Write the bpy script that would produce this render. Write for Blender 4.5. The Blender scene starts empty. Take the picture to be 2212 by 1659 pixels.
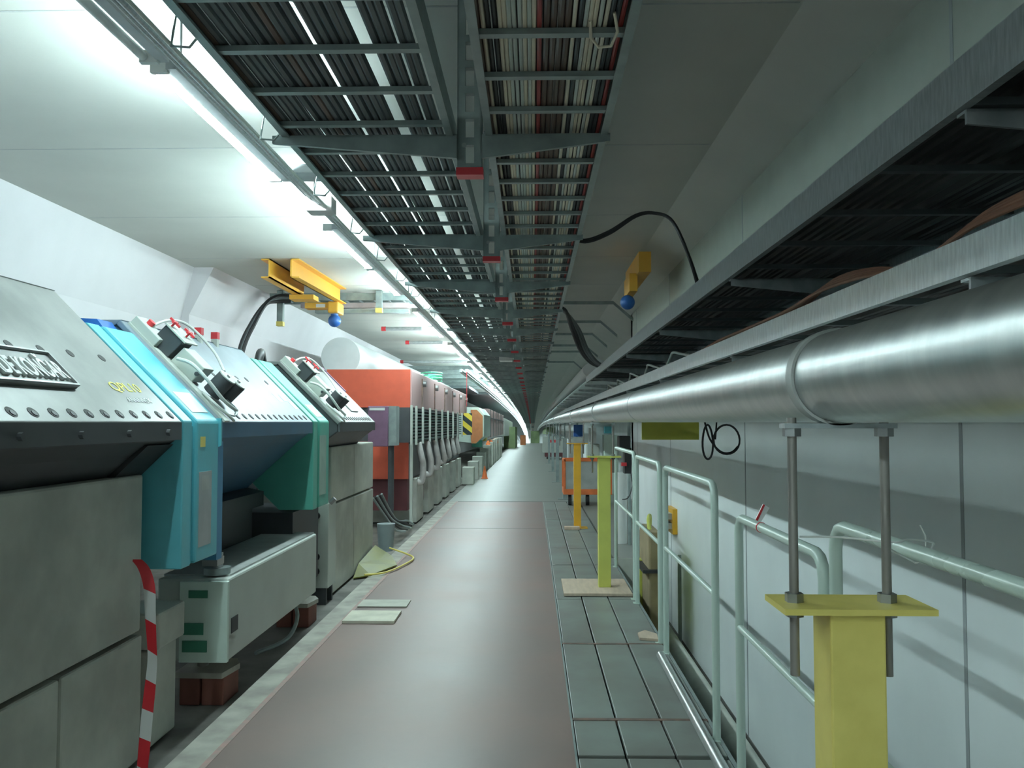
import bpy, bmesh, math, random
from mathutils import Vector, Matrix
random.seed(7)
SC = bpy.context.scene
COL = SC.collection
# ------------------------------------------------------------------ camera, world, exposure
cam_d = bpy.data.cameras.new('camera'); cam = bpy.data.objects.new('camera', cam_d); COL.objects.link(cam)
cam.location = (0, 0, 1.5)
cam.rotation_euler = (math.radians(90) + 0.044565, 0, 0.023756)
cam_d.sensor_fit = 'HORIZONTAL'; cam_d.sensor_width = 36.0; cam_d.lens = 36.0 * 1850 / 2212
cam_d.clip_start = 0.02; cam_d.clip_end = 1500
SC.camera = cam
w = bpy.data.worlds.new('world'); SC.world = w; w.use_nodes = True
w.node_tree.nodes['Background'].inputs[0].default_value = (0.55, 0.62, 0.62, 1)
w.node_tree.nodes['Background'].inputs[1].default_value = 0.05
SC.view_settings.view_transform = 'Standard'; SC.view_settings.look = 'None'
SC.view_settings.gamma = 1.0; SC.view_settings.use_curve_mapping = False
SC.view_settings.exposure = 0.0
TUBE_STRENGTH = 180.0
YB = -9.0       # tunnel end behind the camera
YE = 420.0      # far end

def drop(y):    # the tunnel floor dips gently with distance
    return 1.1e-4 * max(0.0, y - 6.0) ** 2

STA = [YB, -5, -2, 0, 2, 4, 6, 8, 10, 12, 15, 18, 21, 25, 30, 35, 40, 46, 52, 60, 70, 80, 95, 110, 130, 150, 180, 215, 240, 265, 290, 320, 350, 385, YE]
def stations(y0, y1):
    return [y0] + [y for y in STA if y0 + .05 < y < y1 - .05] + [y1]

# ------------------------------------------------------------------ materials
def mat(name, col, rough=.6, metal=0.0, var=.12, scale=6.0, bump=0.0, col2=None, stretch=None, spec=.5, emit=None, est=0.0, detail=5.0, lo=.35, hi=.65):
    m = bpy.data.materials.new(name); m.use_nodes = True
    nt = m.node_tree; b = nt.nodes['Principled BSDF']
    b.inputs['Roughness'].default_value = rough; b.inputs['Metallic'].default_value = metal
    b.inputs['Specular IOR Level'].default_value = spec
    if emit:
        b.inputs['Base Color'].default_value = (*col, 1)
        b.inputs['Emission Color'].default_value = (*emit, 1); b.inputs['Emission Strength'].default_value = est
        return m
    tc = nt.nodes.new('ShaderNodeTexCoord'); mp = nt.nodes.new('ShaderNodeMapping')
    nt.links.new(tc.outputs['Object'], mp.inputs[0])
    if stretch: mp.inputs['Scale'].default_value = stretch
    nz = nt.nodes.new('ShaderNodeTexNoise'); nz.inputs['Scale'].default_value = scale; nz.inputs['Detail'].default_value = detail
    nt.links.new(mp.outputs[0], nz.inputs['Vector'])
    rp = nt.nodes.new('ShaderNodeValToRGB')
    c2 = col2 if col2 else tuple(max(0, c * (1 - var)) for c in col)
    c1 = col if col2 else tuple(min(1, c * (1 + var)) for c in col)
    rp.color_ramp.elements[0].position = lo; rp.color_ramp.elements[0].color = (*c2, 1)
    rp.color_ramp.elements[1].position = hi; rp.color_ramp.elements[1].color = (*c1, 1)
    nt.links.new(nz.outputs[0], rp.inputs[0]); nt.links.new(rp.outputs[0], b.inputs['Base Color'])
    mr = nt.nodes.new('ShaderNodeMapRange'); mr.inputs[3].default_value = max(.05, rough - .08); mr.inputs[4].default_value = min(1, rough + .08)
    nt.links.new(nz.outputs[0], mr.inputs[0]); nt.links.new(mr.outputs[0], b.inputs['Roughness'])
    if bump:
        bp = nt.nodes.new('ShaderNodeBump'); bp.inputs['Strength'].default_value = bump; bp.inputs['Distance'].default_value = .02
        nt.links.new(nz.outputs[0], bp.inputs['Height']); nt.links.new(bp.outputs[0], b.inputs['Normal'])
    return m

M = {}
M['white_wall'] = mat('white_wall', (.80, .85, .85), .55, var=.03, scale=2.0, spec=.3)
M['wall_up_dim'] = mat('upper_wall_dimmed', (.46, .50, .45), .75, var=.03, spec=.2)  # greyer than the panels below: the dimmer light up there is in the colour
M['galv_lit'] = mat('galvanised_lit', (.74, .80, .82), .34, metal=.45, col2=(.52, .57, .59), scale=18, stretch=(1, 6, 1))  # lighter copy of galvanised, lamp light on the lower rail put into its colour
M['ceil'] = mat('ceiling_paint', (.68, .69, .64), .7, var=.03, scale=1.5, spec=.2)
M['left_wall'] = mat('left_wall_paint', (.80, .78, .80), .7, var=.03, scale=1.5, spec=.2)
M['redfloor'] = mat('red_floor', (.265, .175, .155), .42, var=0, col2=(.195, .152, .142), scale=1.3, bump=.22, lo=.3, hi=.7)
M['greyfloor'] = mat('grey_floor', (.22, .23, .205), .42, var=.12, scale=.9, bump=.05)
M['palefloor'] = mat('pale_floor', (.43, .42, .36), .7, col2=(.27, .25, .22), scale=5, bump=.1)
M['darkfloor'] = mat('trench_and_shaded_floor', (.20, .19, .17), .8, col2=(.09, .085, .075), scale=3, bump=.2)
M['redline'] = mat('red_line', (.42, .25, .22), .6, col2=(.30, .24, .21), scale=14)
M['plate'] = mat('trench_plate', (.24, .27, .245), .42, col2=(.185, .185, .17), scale=2.5, bump=.1)
M['dark'] = mat('dark', (.025, .027, .027), .7)
M['rust'] = mat('rusty_steel', (.20, .12, .09), .7, col2=(.10, .07, .06), scale=20)
M['galv'] = mat('galvanised', (.52, .56, .57), .36, metal=.5, col2=(.38, .42, .43), scale=18, stretch=(1, 6, 1))
M['galv_d'] = mat('galvanised_dull', (.33, .39, .38), .42, metal=.3, col2=(.25, .30, .295), scale=10)
M['clad'] = mat('pipe_cladding', (.60, .62, .61), .36, metal=.92, col2=(.50, .53, .53), scale=7, stretch=(1, 4, 1), bump=.03)
M['steel'] = mat('steel', (.35, .36, .36), .35, metal=.9)
M['rod'] = mat('threaded_rod', (.27, .25, .23), .45, metal=.4)
M['mint'] = mat('mint_paint', (.55, .66, .59), .30, var=.04, scale=3)
M['yellow'] = mat('yellow_paint', (.82, .69, .19), .45, col2=(.70, .58, .14), scale=9, lo=.3)
M['ygreen'] = mat('yellow_green_paint', (.62, .64, .14), .45, var=.06)
M['orangep'] = mat('orange_post_paint', (.74, .40, .03), .45, var=.06)
M['crane'] = mat('crane_yellow', (.85, .45, .06), .4, var=.04)
M['blue'] = mat('blue_motor', (.03, .13, .42), .4, var=.1)
M['conc'] = mat('concrete_block', (.62, .64, .57), .85, col2=(.46, .48, .43), scale=3.5, bump=.25, detail=9)
M['joint'] = mat('block_joint', (.12, .13, .12), .9)
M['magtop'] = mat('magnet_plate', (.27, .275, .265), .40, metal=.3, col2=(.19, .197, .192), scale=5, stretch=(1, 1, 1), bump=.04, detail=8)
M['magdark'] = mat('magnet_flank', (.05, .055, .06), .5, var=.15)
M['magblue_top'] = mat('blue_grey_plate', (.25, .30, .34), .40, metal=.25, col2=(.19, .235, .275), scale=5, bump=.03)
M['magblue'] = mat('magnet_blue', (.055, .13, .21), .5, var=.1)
M['teal'] = mat('teal_paint', (.13, .50, .58), .38, var=.05)
M['tealb'] = mat('blue_pillar_paint', (.05, .22, .40), .45, var=.05)
M['seag'] = mat('sea_green_paint', (.10, .42, .33), .4, var=.05)
M['boxgrey'] = mat('grey_box', (.50, .54, .49), .55, var=.06, scale=3)
M['boxpale'] = mat('pale_end', (.62, .74, .66), .5, var=.05)
M['green'] = mat('green_label', (.05, .24, .15), .6)
M['red'] = mat('red_magnet', (.60, .10, .05), .5, var=.06)
M['pink'] = mat('pinkish_side', (.50, .33, .32), .32, var=.08, scale=2)
M['darkred'] = mat('dark_red', (.12, .03, .035), .6)
M['purple'] = mat('purple_box', (.19, .10, .17), .5)
M['tank'] = mat('white_tank', (.62, .66, .66), .45, var=.03)
M['black'] = mat('black_rubber', (.02, .02, .022), .5)
M['white'] = mat('white_plastic', (.78, .80, .78), .4, var=.02)
M['hose'] = mat('white_hose', (.60, .64, .60), .45, var=.05)
M['hosew'] = mat('fabric_hose', (.62, .60, .58), .7, var=.08, scale=12)
M['redp'] = mat('red_plastic', (.62, .04, .05), .4)
M['copper'] = mat('brown_cable', (.33, .15, .09), .45, var=.15)
M['wood'] = mat('plywood', (.60, .47, .36), .7, col2=(.50, .39, .30), scale=4, stretch=(6, 1, 1))
M['orange'] = mat('orange_frame', (.80, .20, .06), .45)
M['panelgrey'] = mat('panel_grey', (.42, .44, .42), .5)
M['olive'] = mat('olive_sign', (.44, .42, .05), .5)
M['brick'] = mat('red_brick', (.20, .07, .05), .8)
M['tubeglow'] = mat('lit_tube', (1, 1, 1), emit=(.76, .98, 1.0), est=TUBE_STRENGTH)
M['tubeoff'] = mat('unlit_tube', (.75, .78, .78), .3)
M['batten'] = mat('lamp_batten', (.55, .58, .60), .45)
M['fargreen'] = mat('far_green', (.20, .27, .13), .6, var=.3, scale=1.0)
for n, c in dict(c_dark=(.075, .09, .095), c_slate=(.11, .13, .135), c_brown=(.13, .085, .065), c_black=(.022, .024, .026), c_cream=(.78, .70, .54), c_grey=(.62, .66, .60), c_red=(.36, .05, .045), c_umber=(.12, .07, .05)).items():
    M[n] = mat(n, c, .45, var=.15, scale=3)
def stripe_mat(name, c1, c2, freq, vec):
    m = bpy.data.materials.new(name); m.use_nodes = True; nt = m.node_tree; b = nt.nodes['Principled BSDF']
    b.inputs['Roughness'].default_value = .45
    tc = nt.nodes.new('ShaderNodeTexCoord'); dp = nt.nodes.new('ShaderNodeVectorMath'); dp.operation = 'DOT_PRODUCT'
    dp.inputs[1].default_value = vec; nt.links.new(tc.outputs['Object'], dp.inputs[0])
    mu = nt.nodes.new('ShaderNodeMath'); mu.operation = 'MULTIPLY'; mu.inputs[1].default_value = freq
    fr = nt.nodes.new('ShaderNodeMath'); fr.operation = 'FRACT'
    gt = nt.nodes.new('ShaderNodeMath'); gt.operation = 'GREATER_THAN'; gt.inputs[1].default_value = .5
    nt.links.new(dp.outputs['Value'], mu.inputs[0]); nt.links.new(mu.outputs[0], fr.inputs[0]); nt.links.new(fr.outputs[0], gt.inputs[0])
    mx = nt.nodes.new('ShaderNodeMix'); mx.data_type = 'RGBA'
    mx.inputs[6].default_value = (*c1, 1); mx.inputs[7].default_value = (*c2, 1)
    nt.links.new(gt.outputs[0], mx.inputs[0]); nt.links.new(mx.outputs[2], b.inputs['Base Color'])
    return m
M['tape'] = stripe_mat('red_white_tape', (.62, .02, .03), (.72, .72, .70), 3.9, (.5, 0, 1))
M['hazard'] = stripe_mat('black_yellow', (.02, .03, .03), (.75, .58, .06), 3.4, (.8, 0, 1))

# ------------------------------------------------------------------ mesh builder
class MB:
    def __init__(s): s.v = []; s.f = []; s.sm = []
    def _add(s, vs, fs, smooth=False, T=None):
        k = len(s.v)
        s.v += [tuple(T(*p)) if T else tuple(p) for p in vs]
        s.f += [tuple(i + k for i in f) for f in fs]; s.sm += [smooth] * len(fs)
        return s
    def box(s, x0, x1, y0, y1, z0, z1, T=None):
        vs = [(x, y, z) for x in (x0, x1) for y in (y0, y1) for z in (z0, z1)]
        return s._add(vs, [(0, 1, 3, 2), (4, 6, 7, 5), (0, 4, 5, 1), (2, 3, 7, 6), (0, 2, 6, 4), (1, 5, 7, 3)], T=T)
    def prism(s, prof, y0, y1, long=False, T=None, caps=True):      # profile (x, z) swept along y
        n = len(prof); ys = stations(y0, y1) if long else [y0, y1]
        vs = [(x, y, z) for y in ys for x, z in prof]; fs = []
        for j in range(len(ys) - 1):
            for i in range(n):
                a, b = j * n + i, j * n + (i + 1) % n
                fs.append((a, b, b + n, a + n))
        if caps: fs += [tuple(range(n - 1, -1, -1)), tuple(range((len(ys) - 1) * n, len(ys) * n))]
        return s._add(vs, fs, T=T)
    def strip(s, prof, y0, y1, long=True, thick=0):                  # open profile surface
        n = len(prof); ys = stations(y0, y1) if long else [y0, y1]
        vs = [(x, y, z) for y in ys for x, z in prof]; fs = []
        for j in range(len(ys) - 1):
            for i in range(n - 1):
                a = j * n + i; fs.append((a, a + 1, a + 1 + n, a + n))
        return s._add(vs, fs)
    def extr(s, poly, axis, a0, a1, T=None):   # polygon in the plane normal to axis ('x': poly=(y,z); 'z': poly=(x,y))
        n = len(poly)
        mk = (lambda p, a: (a, p[0], p[1])) if axis == 'x' else ((lambda p, a: (p[0], p[1], a)) if axis == 'z' else (lambda p, a: (p[0], a, p[1])))
        vs = [mk(p, a0) for p in poly] + [mk(p, a1) for p in poly]
        fs = [tuple(range(n)), tuple(range(2 * n - 1, n - 1, -1))] + [(i, (i + 1) % n, (i + 1) % n + n, i + n) for i in range(n)]
        return s._add(vs, fs, T=T)
    def tube(s, pts, r, seg=10, caps=True, T=None, radii=None):
        P = [Vector(T(*p)) if T else Vector(p) for p in pts]; n = len(P)
        vs = []; up = None
        for i, p in enumerate(P):
            d = (P[min(i + 1, n - 1)] - P[max(i - 1, 0)]).normalized()
            if up is None:
                up = Vector((0, 0, 1)) if abs(d.z) < .9 else Vector((1, 0, 0))
            a = d.cross(up).normalized(); b = a.cross(d).normalized(); up = b
            rr = radii[i] if radii else r
            for k in range(seg):
                t = 2 * math.pi * k / seg
                vs.append(p + a * (rr * math.cos(t)) + b * (rr * math.sin(t)))
        fs = [(i * seg + k, i * seg + (k + 1) % seg, (i + 1) * seg + (k + 1) % seg, (i + 1) * seg + k) for i in range(n - 1) for k in range(seg)]
        s._add(vs, fs, True)
        if caps:
            s._add([vs[k] for k in range(seg)], [tuple(range(seg - 1, -1, -1))]); s._add([vs[(n - 1) * seg + k] for k in range(seg)], [tuple(range(seg))])
        return s
    def cyl(s, p0, p1, r, seg=16, T=None): return s.tube([p0, p1], r, seg, T=T)
    def ring(s, c, R, hw, th, seg=32):      # flat band around a pipe running along y
        vs = []; x, y, z = c
        for k in range(seg):
            t = 2 * math.pi * k / seg; co, si = math.cos(t), math.sin(t)
            for rr, yy in ((R, -hw), (R + th, -hw), (R + th, hw), (R, hw)):
                vs.append((x + rr * co, y + yy, z + rr * si))
        fs = []
        for k in range(seg):
            a, b = k * 4, ((k + 1) % seg) * 4
            for j in range(4): fs.append((a + j, a + (j + 1) % 4, b + (j + 1) % 4, b + j))
        return s._add(vs, fs, True)
    def sphere(s, c, r, seg=16, rings=10, sc=(1, 1, 1)):
        vs = []; x, y, z = c
        for i in range(rings + 1):
            ph = math.pi * i / rings
            for k in range(seg):
                t = 2 * math.pi * k / seg
                vs.append((x + r * sc[0] * math.sin(ph) * math.cos(t), y + r * sc[1] * math.sin(ph) * math.sin(t), z + r * sc[2] * math.cos(ph)))
        fs = [(i * seg + k, (i + 1) * seg + k, (i + 1) * seg + (k + 1) % seg, i * seg + (k + 1) % seg) for i in range(rings) for k in range(seg)]
        return s._add(vs, fs, True)
    def build(s, name, m, parent=None, bevel=0, dz=True, rel=True, label=None):
        me = bpy.data.meshes.new(name)
        vs = [Vector((x, y, z - (drop(y) if dz else 0))) for x, y, z in s.v]
        if parent is None:
            xs = [v.x for v in vs]; ys = [v.y for v in vs]; zs = [v.z for v in vs]
            loc = Vector(((min(xs) + max(xs)) / 2, (min(ys) + max(ys)) / 2, min(zs)))
        elif rel:
            loc = parent.matrix_world_loc if hasattr(parent, 'matrix_world_loc') else wloc(parent)
        else: loc = Vector((0, 0, 0))
        me.from_pydata([v - loc for v in vs], [], s.f)
        me.polygons.foreach_set('use_smooth', s.sm)
        me.materials.append(m)
        bm = bmesh.new(); bm.from_mesh(me); bmesh.ops.remove_doubles(bm, verts=bm.verts, dist=1e-6)
        bmesh.ops.recalc_face_normals(bm, faces=bm.faces); bm.to_mesh(me); bm.free()
        if any(s.sm): me.set_sharp_from_angle(angle=math.radians(40))
        o = bpy.data.objects.new(name, me); COL.objects.link(o)
        if parent is None: o.location = loc; WL[o.name] = loc
        else: o.parent = parent; WL[o.name] = loc if rel else Vector((0, 0, 0))
        if bevel:
            b = o.modifiers.new('bevel', 'BEVEL'); b.width = bevel; b.segments = 2; b.limit_method = 'ANGLE'
        if label: o['label'] = label
        return o
WL = {}
def wloc(o): return WL.get(o.name, Vector((0, 0, 0)))
def thing(name, label, cat, loc, group=None):
    o = bpy.data.objects.new(name, None); COL.objects.link(o); o.empty_display_size = .1
    o.location = loc; WL[o.name] = Vector(loc); o['label'] = label; o['category'] = cat
    if group: o['group'] = group
    return o
def tag(o, label, cat, group=None, kind=None):
    o['label'] = label; o['category'] = cat
    if group: o['group'] = group
    if kind: o['kind'] = kind
    return o
def struct(o): o['kind'] = 'structure'; return o
def dup(root, loc, label=None, group=None):
    r = root.copy(); COL.objects.link(r); r.location = loc; WL[r.name] = Vector(loc)
    if label: r['label'] = label
    if group: r['group'] = group
    for ch in list(root.children):
        c = ch.copy(); COL.objects.link(c); c.parent = r
        for g in ch.children:
            d = g.copy(); COL.objects.link(d); d.parent = c
    return r
def text_mesh(name, txt, size, depth, m, parent, matrix, xs=1.0, align='LEFT', bold=0.0):
    cu = bpy.data.curves.new(name, 'FONT'); cu.body = txt; cu.size = size; cu.extrude = depth; cu.align_x = align; cu.offset = bold
    ob = bpy.data.objects.new('tmp_' + name, cu); COL.objects.link(ob)
    dg = bpy.context.evaluated_depsgraph_get(); me = bpy.data.meshes.new_from_object(ob.evaluated_get(dg))
    bpy.data.objects.remove(ob); bpy.data.curves.remove(cu)
    me.transform(Matrix.Scale(xs, 4, (1, 0, 0))); me.transform(matrix)
    me.transform(Matrix.Translation(-wloc(parent)))
    me.materials.clear(); me.materials.append(m)
    o = bpy.data.objects.new(name, me); COL.objects.link(o); o.parent = parent; WL[o.name] = wloc(parent)
    return o

# ------------------------------------------------------------------ the setting
RX = 1.50     # right wall
CZ = 3.30     # ceiling
# floors (slabs with thickness)
def slab(name, x0, x1, y0, y1, z1, m, th=.2, z0=None):
    return struct(MB().prism([(x0, z1 - th), (x1, z1 - th), (x1, z1), (x0, z1)], y0, y1, long=True).build(name, m))
slab('floor', -1.42, .19, YB, 16.4, 0, M['redfloor'])
slab('floor', -1.60, -1.45, YB, 16.4, .0, M['palefloor'])
slab('floor', -4.3, -1.60, YB, 60, -.02, M['darkfloor'])  # concrete beneath the magnets, its shadow painted in as a dark colour
slab('floor', -1.60, 2.2, 16.4, YE, 0, M['greyfloor'])
slab('floor', -4.3, -1.60, 60, YE, -.02, M['greyfloor'])
slab('floor', .90, 2.2, 9.6, 16.4, 0, M['greyfloor'])
slab('floor', .88, 2.2, YB, 9.6, -.68, M['darkfloor'])
slab('floor', .19, .90, YB, 16.4, -.035, M['darkfloor'])
struct(MB().prism([(.88, -.7), (.90, -.7), (.90, -.005), (.88, -.005)], YB, 9.6, long=True).build('trim_1', M['galv_d']))
struct(MB().box(.90, 2.2, 9.58, 9.6, -.68, -.003).build('trim_2', M['conc']))
struct(MB().prism([(-1.45, -.2), (-1.42, -.2), (-1.42, .002), (-1.45, .002)], YB, 16.4, long=True).build('trim_3', M['redline']))
# thin dark joints across the red floor
for i, y in enumerate((12.2,)):
    struct(MB().box(-1.42, .19, y, y + .012, -.05, .0012).build('trim_%d' % (4 + i), M['joint']))
struct(MB().box(-1.42, .9, 16.36, 16.44, -.05, .0015).build('trim_8', M['joint']))
# trench cover plates beside the red floor
ys = [-2.6, -1.1, .4, 1.9, 3.30, 3.93, 4.40, 5.88, 7.35, 9.1, 10.3, 11.8, 13.3, 14.8, 16.36]
pl = MB()
for a, b in zip(ys[:-1], ys[1:]):
    gap = .03 if abs(b - 3.93) < .01 else .008
    for x0, x1 in ((.205, .415), (.425, .640), (.650, .875)):
        pl.box(x0, x1, a + .008, b - gap, -.02, .002 + random.uniform(-.002, .002))
struct(pl.build('floor', M['plate'], bevel=.004))
struct(MB().box(.2, .88, 4.385, 4.415, -.02, .0045).box(.2, .88, 5.865, 5.895, -.02, .0045).build('trim_9', M['rust']))
struct(MB().prism([(.19, -.05), (.20, -.05), (.20, .004), (.19, .004)], YB, 16.36, long=True).build('trim_10', M['galv_d']))

# right wall with an alcove, panel joints
def wallbox(name, x0, x1, y0, y1, z0, z1, m):
    return struct(MB().prism([(x0, z0), (x1, z0), (x1, z1), (x0, z1)], y0, y1, long=True).build(name, m))
RB = RX / 1.25
wallbox('wall_right', RX, RX + .2, YB, 13.0, -.9, 2.3, M['white_wall'])
wallbox('wall_right', RX, RX + .2, YB, 13.0, 2.3, 3.125, M['wall_up_dim'])
wallbox('wall_right', RX + .45, RX + .65, 13.0, 21.5, -.2, 3.125, M['white_wall'])
wallbox('wall_right', RX, RX + .45, 12.8, 13.0, -.2, 3.125, M['white_wall'])
wallbox('wall_right', RX, RX + .45, 21.5, 21.8, -.2, 3.125, M['white_wall'])
wallbox('wall_right', RX, RX + .2, 21.8, YE, -.2, 3.125, M['white_wall'])
jt = MB()
for y in (-3.1, -.05, 3.03, 6.08, 9.35, 12.3):
    jt.box(RX - .002, RX + .01, y, y + .022, -.68, 3.12)
struct(jt.build('trim_11', mat('joint_grey', (.36, .39, .40), .6)))
# ceiling, haunches (solid prisms)
struct(MB().prism([(-3.93, CZ), (1.165, CZ), (1.165, CZ + .2), (-3.93, CZ + .2)], YB, 9.8, long=True).build('ceiling', M['ceil']))
struct(MB().prism([(-3.70, CZ), (1.165, CZ), (1.165, CZ + .2), (-3.70, CZ + .2)], 9.8, YE, long=True).build('ceiling', M['ceil']))
struct(MB().prism([(1.165, CZ), (RX + .5, 3.12 - .12), (RX + .7, 3.12), (RX + .2, CZ + .2), (1.165, CZ + .2)], 13.0, 21.5, long=True).build('ceiling', M['ceil']))
for a, b in ((YB, 13.0), (21.5, YE)):
    struct(MB().prism([(1.165, CZ), (RX + .02, 3.12), (RX + .2, 3.12), (RX + .2, CZ + .2), (1.165, CZ + .2)], a, b, long=True).build('ceiling', M['ceil']))
struct(MB().prism([(-4.1, 2.61), (-3.93, CZ), (-3.93, CZ + .2), (-4.4, CZ + .2), (-4.4, 2.61)], YB, 9.8, long=True).build('wall_left', M['left_wall']))
struct(MB().prism([(-4.1, -.1), (-4.1, 2.61), (-4.4, 2.61), (-4.4, -.1)], YB, 9.8, long=True).build('wall_left', M['left_wall']))
struct(MB().prism([(-3.98, -.1), (-3.98, 2.75), (-3.70, CZ), (-3.70, CZ + .2), (-4.4, CZ + .2), (-4.4, -.1)], 9.8, YE, long=True).build('wall_left', M['left_wall']))
cj = MB()
for k in range(-3, 14):
    y = 3.62 + 1.88 * k
    if y > YB: cj.box(-3.9 if y < 9.7 else -3.65, 1.15, y, y + .012, CZ - .0015 - drop(y) * 0, CZ + .02)
struct(cj.build('trim_12', mat('ceiling_joint', (.55, .57, .56), .7)))
# end walls
struct(MB().box(-4.4, RX + .7, YB - .2, YB, -1, 3.6).build('wall_back', M['white_wall']))
struct(MB().box(-4.4, RX + .7, YE, YE + .3, -1, 3.6).build('wall_front', M['conc']))

# ------------------------------------------------------------------ lamps
LX, LZ, LL = -1.435, 2.83, 1.50     # tube line
ORD = ['first', 'second', 'third', 'fourth', 'fifth', 'sixth', 'seventh', 'eighth', 'ninth', 'tenth', 'eleventh', 'twelfth', 'thirteenth', 'fourteenth', 'fifteenth', 'sixteenth', 'seventeenth', 'eighteenth', 'nineteenth']
TENS = ['', '', 'twenty', 'thirty', 'forty', 'fifty', 'sixty', 'seventy', 'eighty', 'ninety']
TENTH = ['', '', 'twentieth', 'thirtieth', 'fortieth', 'fiftieth', 'sixtieth', 'seventieth', 'eightieth', 'ninetieth']
def nth(n):
    if n < 20: return ORD[n - 1]
    if n >= 100: return 'hundred and ' + nth(n - 100) if n > 100 else 'hundredth'
    return TENTH[n // 10] if n % 10 == 0 else TENS[n // 10] + '-' + ORD[n % 10 - 1]
def make_lamp(lit, label, y0, L=LL, group=None):
    X, Z = LX, LZ
    dz_ = drop(y0 + L / 2)
    t = thing('light_fixture', label, 'lamp', (X, y0, Z - dz_), group)
    def b(mb, name, m):
        mb.v = [(x + X, y + y0, z + Z - dz_) for x, y, z in mb.v]
        return mb.build(name, m, t, dz=False)
    b(MB().prism([(.045, .008), (.085, .008), (.085, .042), (.045, .042)], 0, L), 'batten', M['batten'])
    b(MB().cyl((0, .03, .02), (0, L - .03, .02), .018, 12), 'tube', M['tubeglow'] if lit else M['tubeoff'])
    for y in (.015, L - .015):
        b(MB().box(-.016, .05, y - .012, y + .012, -.002, .045), 'lamp_holder', M['white'])
    return t
lamp_ys = [(-8.6, 1), (-6.7, 1), (-3.1, 1), (-1.3, 1), (1.60, 0), (3.16, 1), (5.85, 1), (7.42, 1)]
base = 10.22
while base < 380:
    lamp_ys += [(base, 1), (base + 1.57, 1)]; base += 4.36
first = None; nf = 0
names = {3.16: 'bare glowing fluorescent tube over the nearest magnet, closest lit one',
         5.85: 'lit fluorescent tube before the yellow crane beam, nearer of its pair', 7.42: 'lit fluorescent tube beside the yellow crane beam, farther of its pair',
         10.22: 'lit fluorescent tube just past the yellow crane, nearer of its pair', 11.79: 'lit fluorescent tube just past the yellow crane, farther of its pair'}
for y, lit in lamp_ys:
    if y > 3: nf += 1
    lab = names.get(round(y, 2), nth(nf) + ' lit tube lamp counted from the nearest glowing one' if y > 0 else nth(int((y + 11) / 2)) + ' lit fluorescent tube behind the viewpoint')
    if not lit: make_lamp(False, 'unlit fluorescent batten at the top left edge of the photo', y, group='fluorescent tubes along the tunnel'); continue
    if first is None: first = make_lamp(True, lab, y, group='fluorescent tubes along the tunnel')
    else:
        dup(first, (LX, y, LZ - drop(y + LL / 2)), lab)
# lamp carrier rail and conduits
tag(MB().prism([(LX + .055, LZ + .044), (LX + .075, LZ + .044), (LX + .075, LZ + .064), (LX + .055, LZ + .064)], YB, 300, long=True).build('lamp_rail', M['galv']), 'slim grey steel rail carrying the row of tube lamps', 'rail')
for i, (x, z, r) in enumerate(((-1.17, 2.70, .010), (-1.13, 2.68, .007), (-1.22, 2.73, .007))):
    tag(MB().tube([(x, y, z) for y in stations(YB, 200)], r, 8).build('conduit', M['galv'] if i != 1 else M['c_grey']),
        ['thick thin-walled conduit in the hooks between lamps and cable tray', 'thinnest grey conduit nearest the cable tray edge', 'thin steel conduit running closest to the tube lamps'][i], 'conduit')
rd = thing('lamp_hanger', 'thin rods holding the lamp rail from the ceiling', 'rod', (LX + .065, 0, LZ + .064))
for k in range(30):
    y = 1.2 + 2.05 * k
    MB().cyl((LX + .065, y, LZ + .064), (LX + .065, y, CZ), .005, 6).build('rod', M['galv'], rd)
tag(MB().box(-1.24, -1.10, 4.62, 4.74, 2.66, 2.74).build('junction_box', mat('pinkish_white', (.66, .60, .58), .5)), 'small pinkish white box on the conduits after the nearest lit tube', 'box')
tag(MB().box(-1.45, -1.18, 4.72, 4.90, 2.90, 2.95).build('lamp_gear_box', M['batten']), 'grey flat box at the far end of the nearest lit tube', 'box')

# ------------------------------------------------------------------ central cable trays
def tray(name, label, x0, x1, z, y0, y1, period, phase):
    t = thing(name, label, 'cable tray', (x0, y0, z))
    for x, s in ((x0, 1), (x1, -1)):
        MB().prism([(x, z - .01), (x + s * .028, z - .01), (x + s * .028, z - .002), (x + s * .006, z - .002), (x + s * .006, z + .075), (x + s * .02, z + .075), (x + s * .02, z + .082), (x, z + .082)], y0, y1, long=True).build('side_rail', M['galv_d'], t)
    y = phase; n = 0; rest = MB()
    while y < y1:
        mb = MB() if n < 100 else rest
        mb.box(x0 + .007, x1 - .007, y - .015, y + .015, z, z + .018)
        if n < 100 and n < 96: mb.build('rung', M['galv_d'], t)
        n += 1; y += period if n < 100 else period * 2
        if y > 160: break
    o = rest.build('rung', M['galv_d'], t); o['kind'] = 'stuff'
    return t
TZ = 2.65
tray('ladder_tray', 'wide steel ladder tray full of dark cables left of the slotted posts', -1.00, -.315, TZ, -1.5, 260, .335, -.75)
tray('ladder_tray', 'narrower steel ladder tray of pale and red cables right of the slotted posts', -.185, .30, TZ, -1.5, 260, .315, .30)
CY0 = -1.5
def wiggle(x, z, r, a, ph, ye=60):
    pts = []
    y = CY0
    while y < ye:
        pts.append((x + a * math.sin(y * 1.1 + ph) + a * .6 * math.sin(y * 2.3 + 2 * ph), y, z + abs(a) * .3 * math.sin(y * 1.7 + ph)))
        y += .9
    if ye >= 60:
        for y in (62, 75, 90, 110, 140, 180, 230): pts.append((x, y, z))
    return pts
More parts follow.
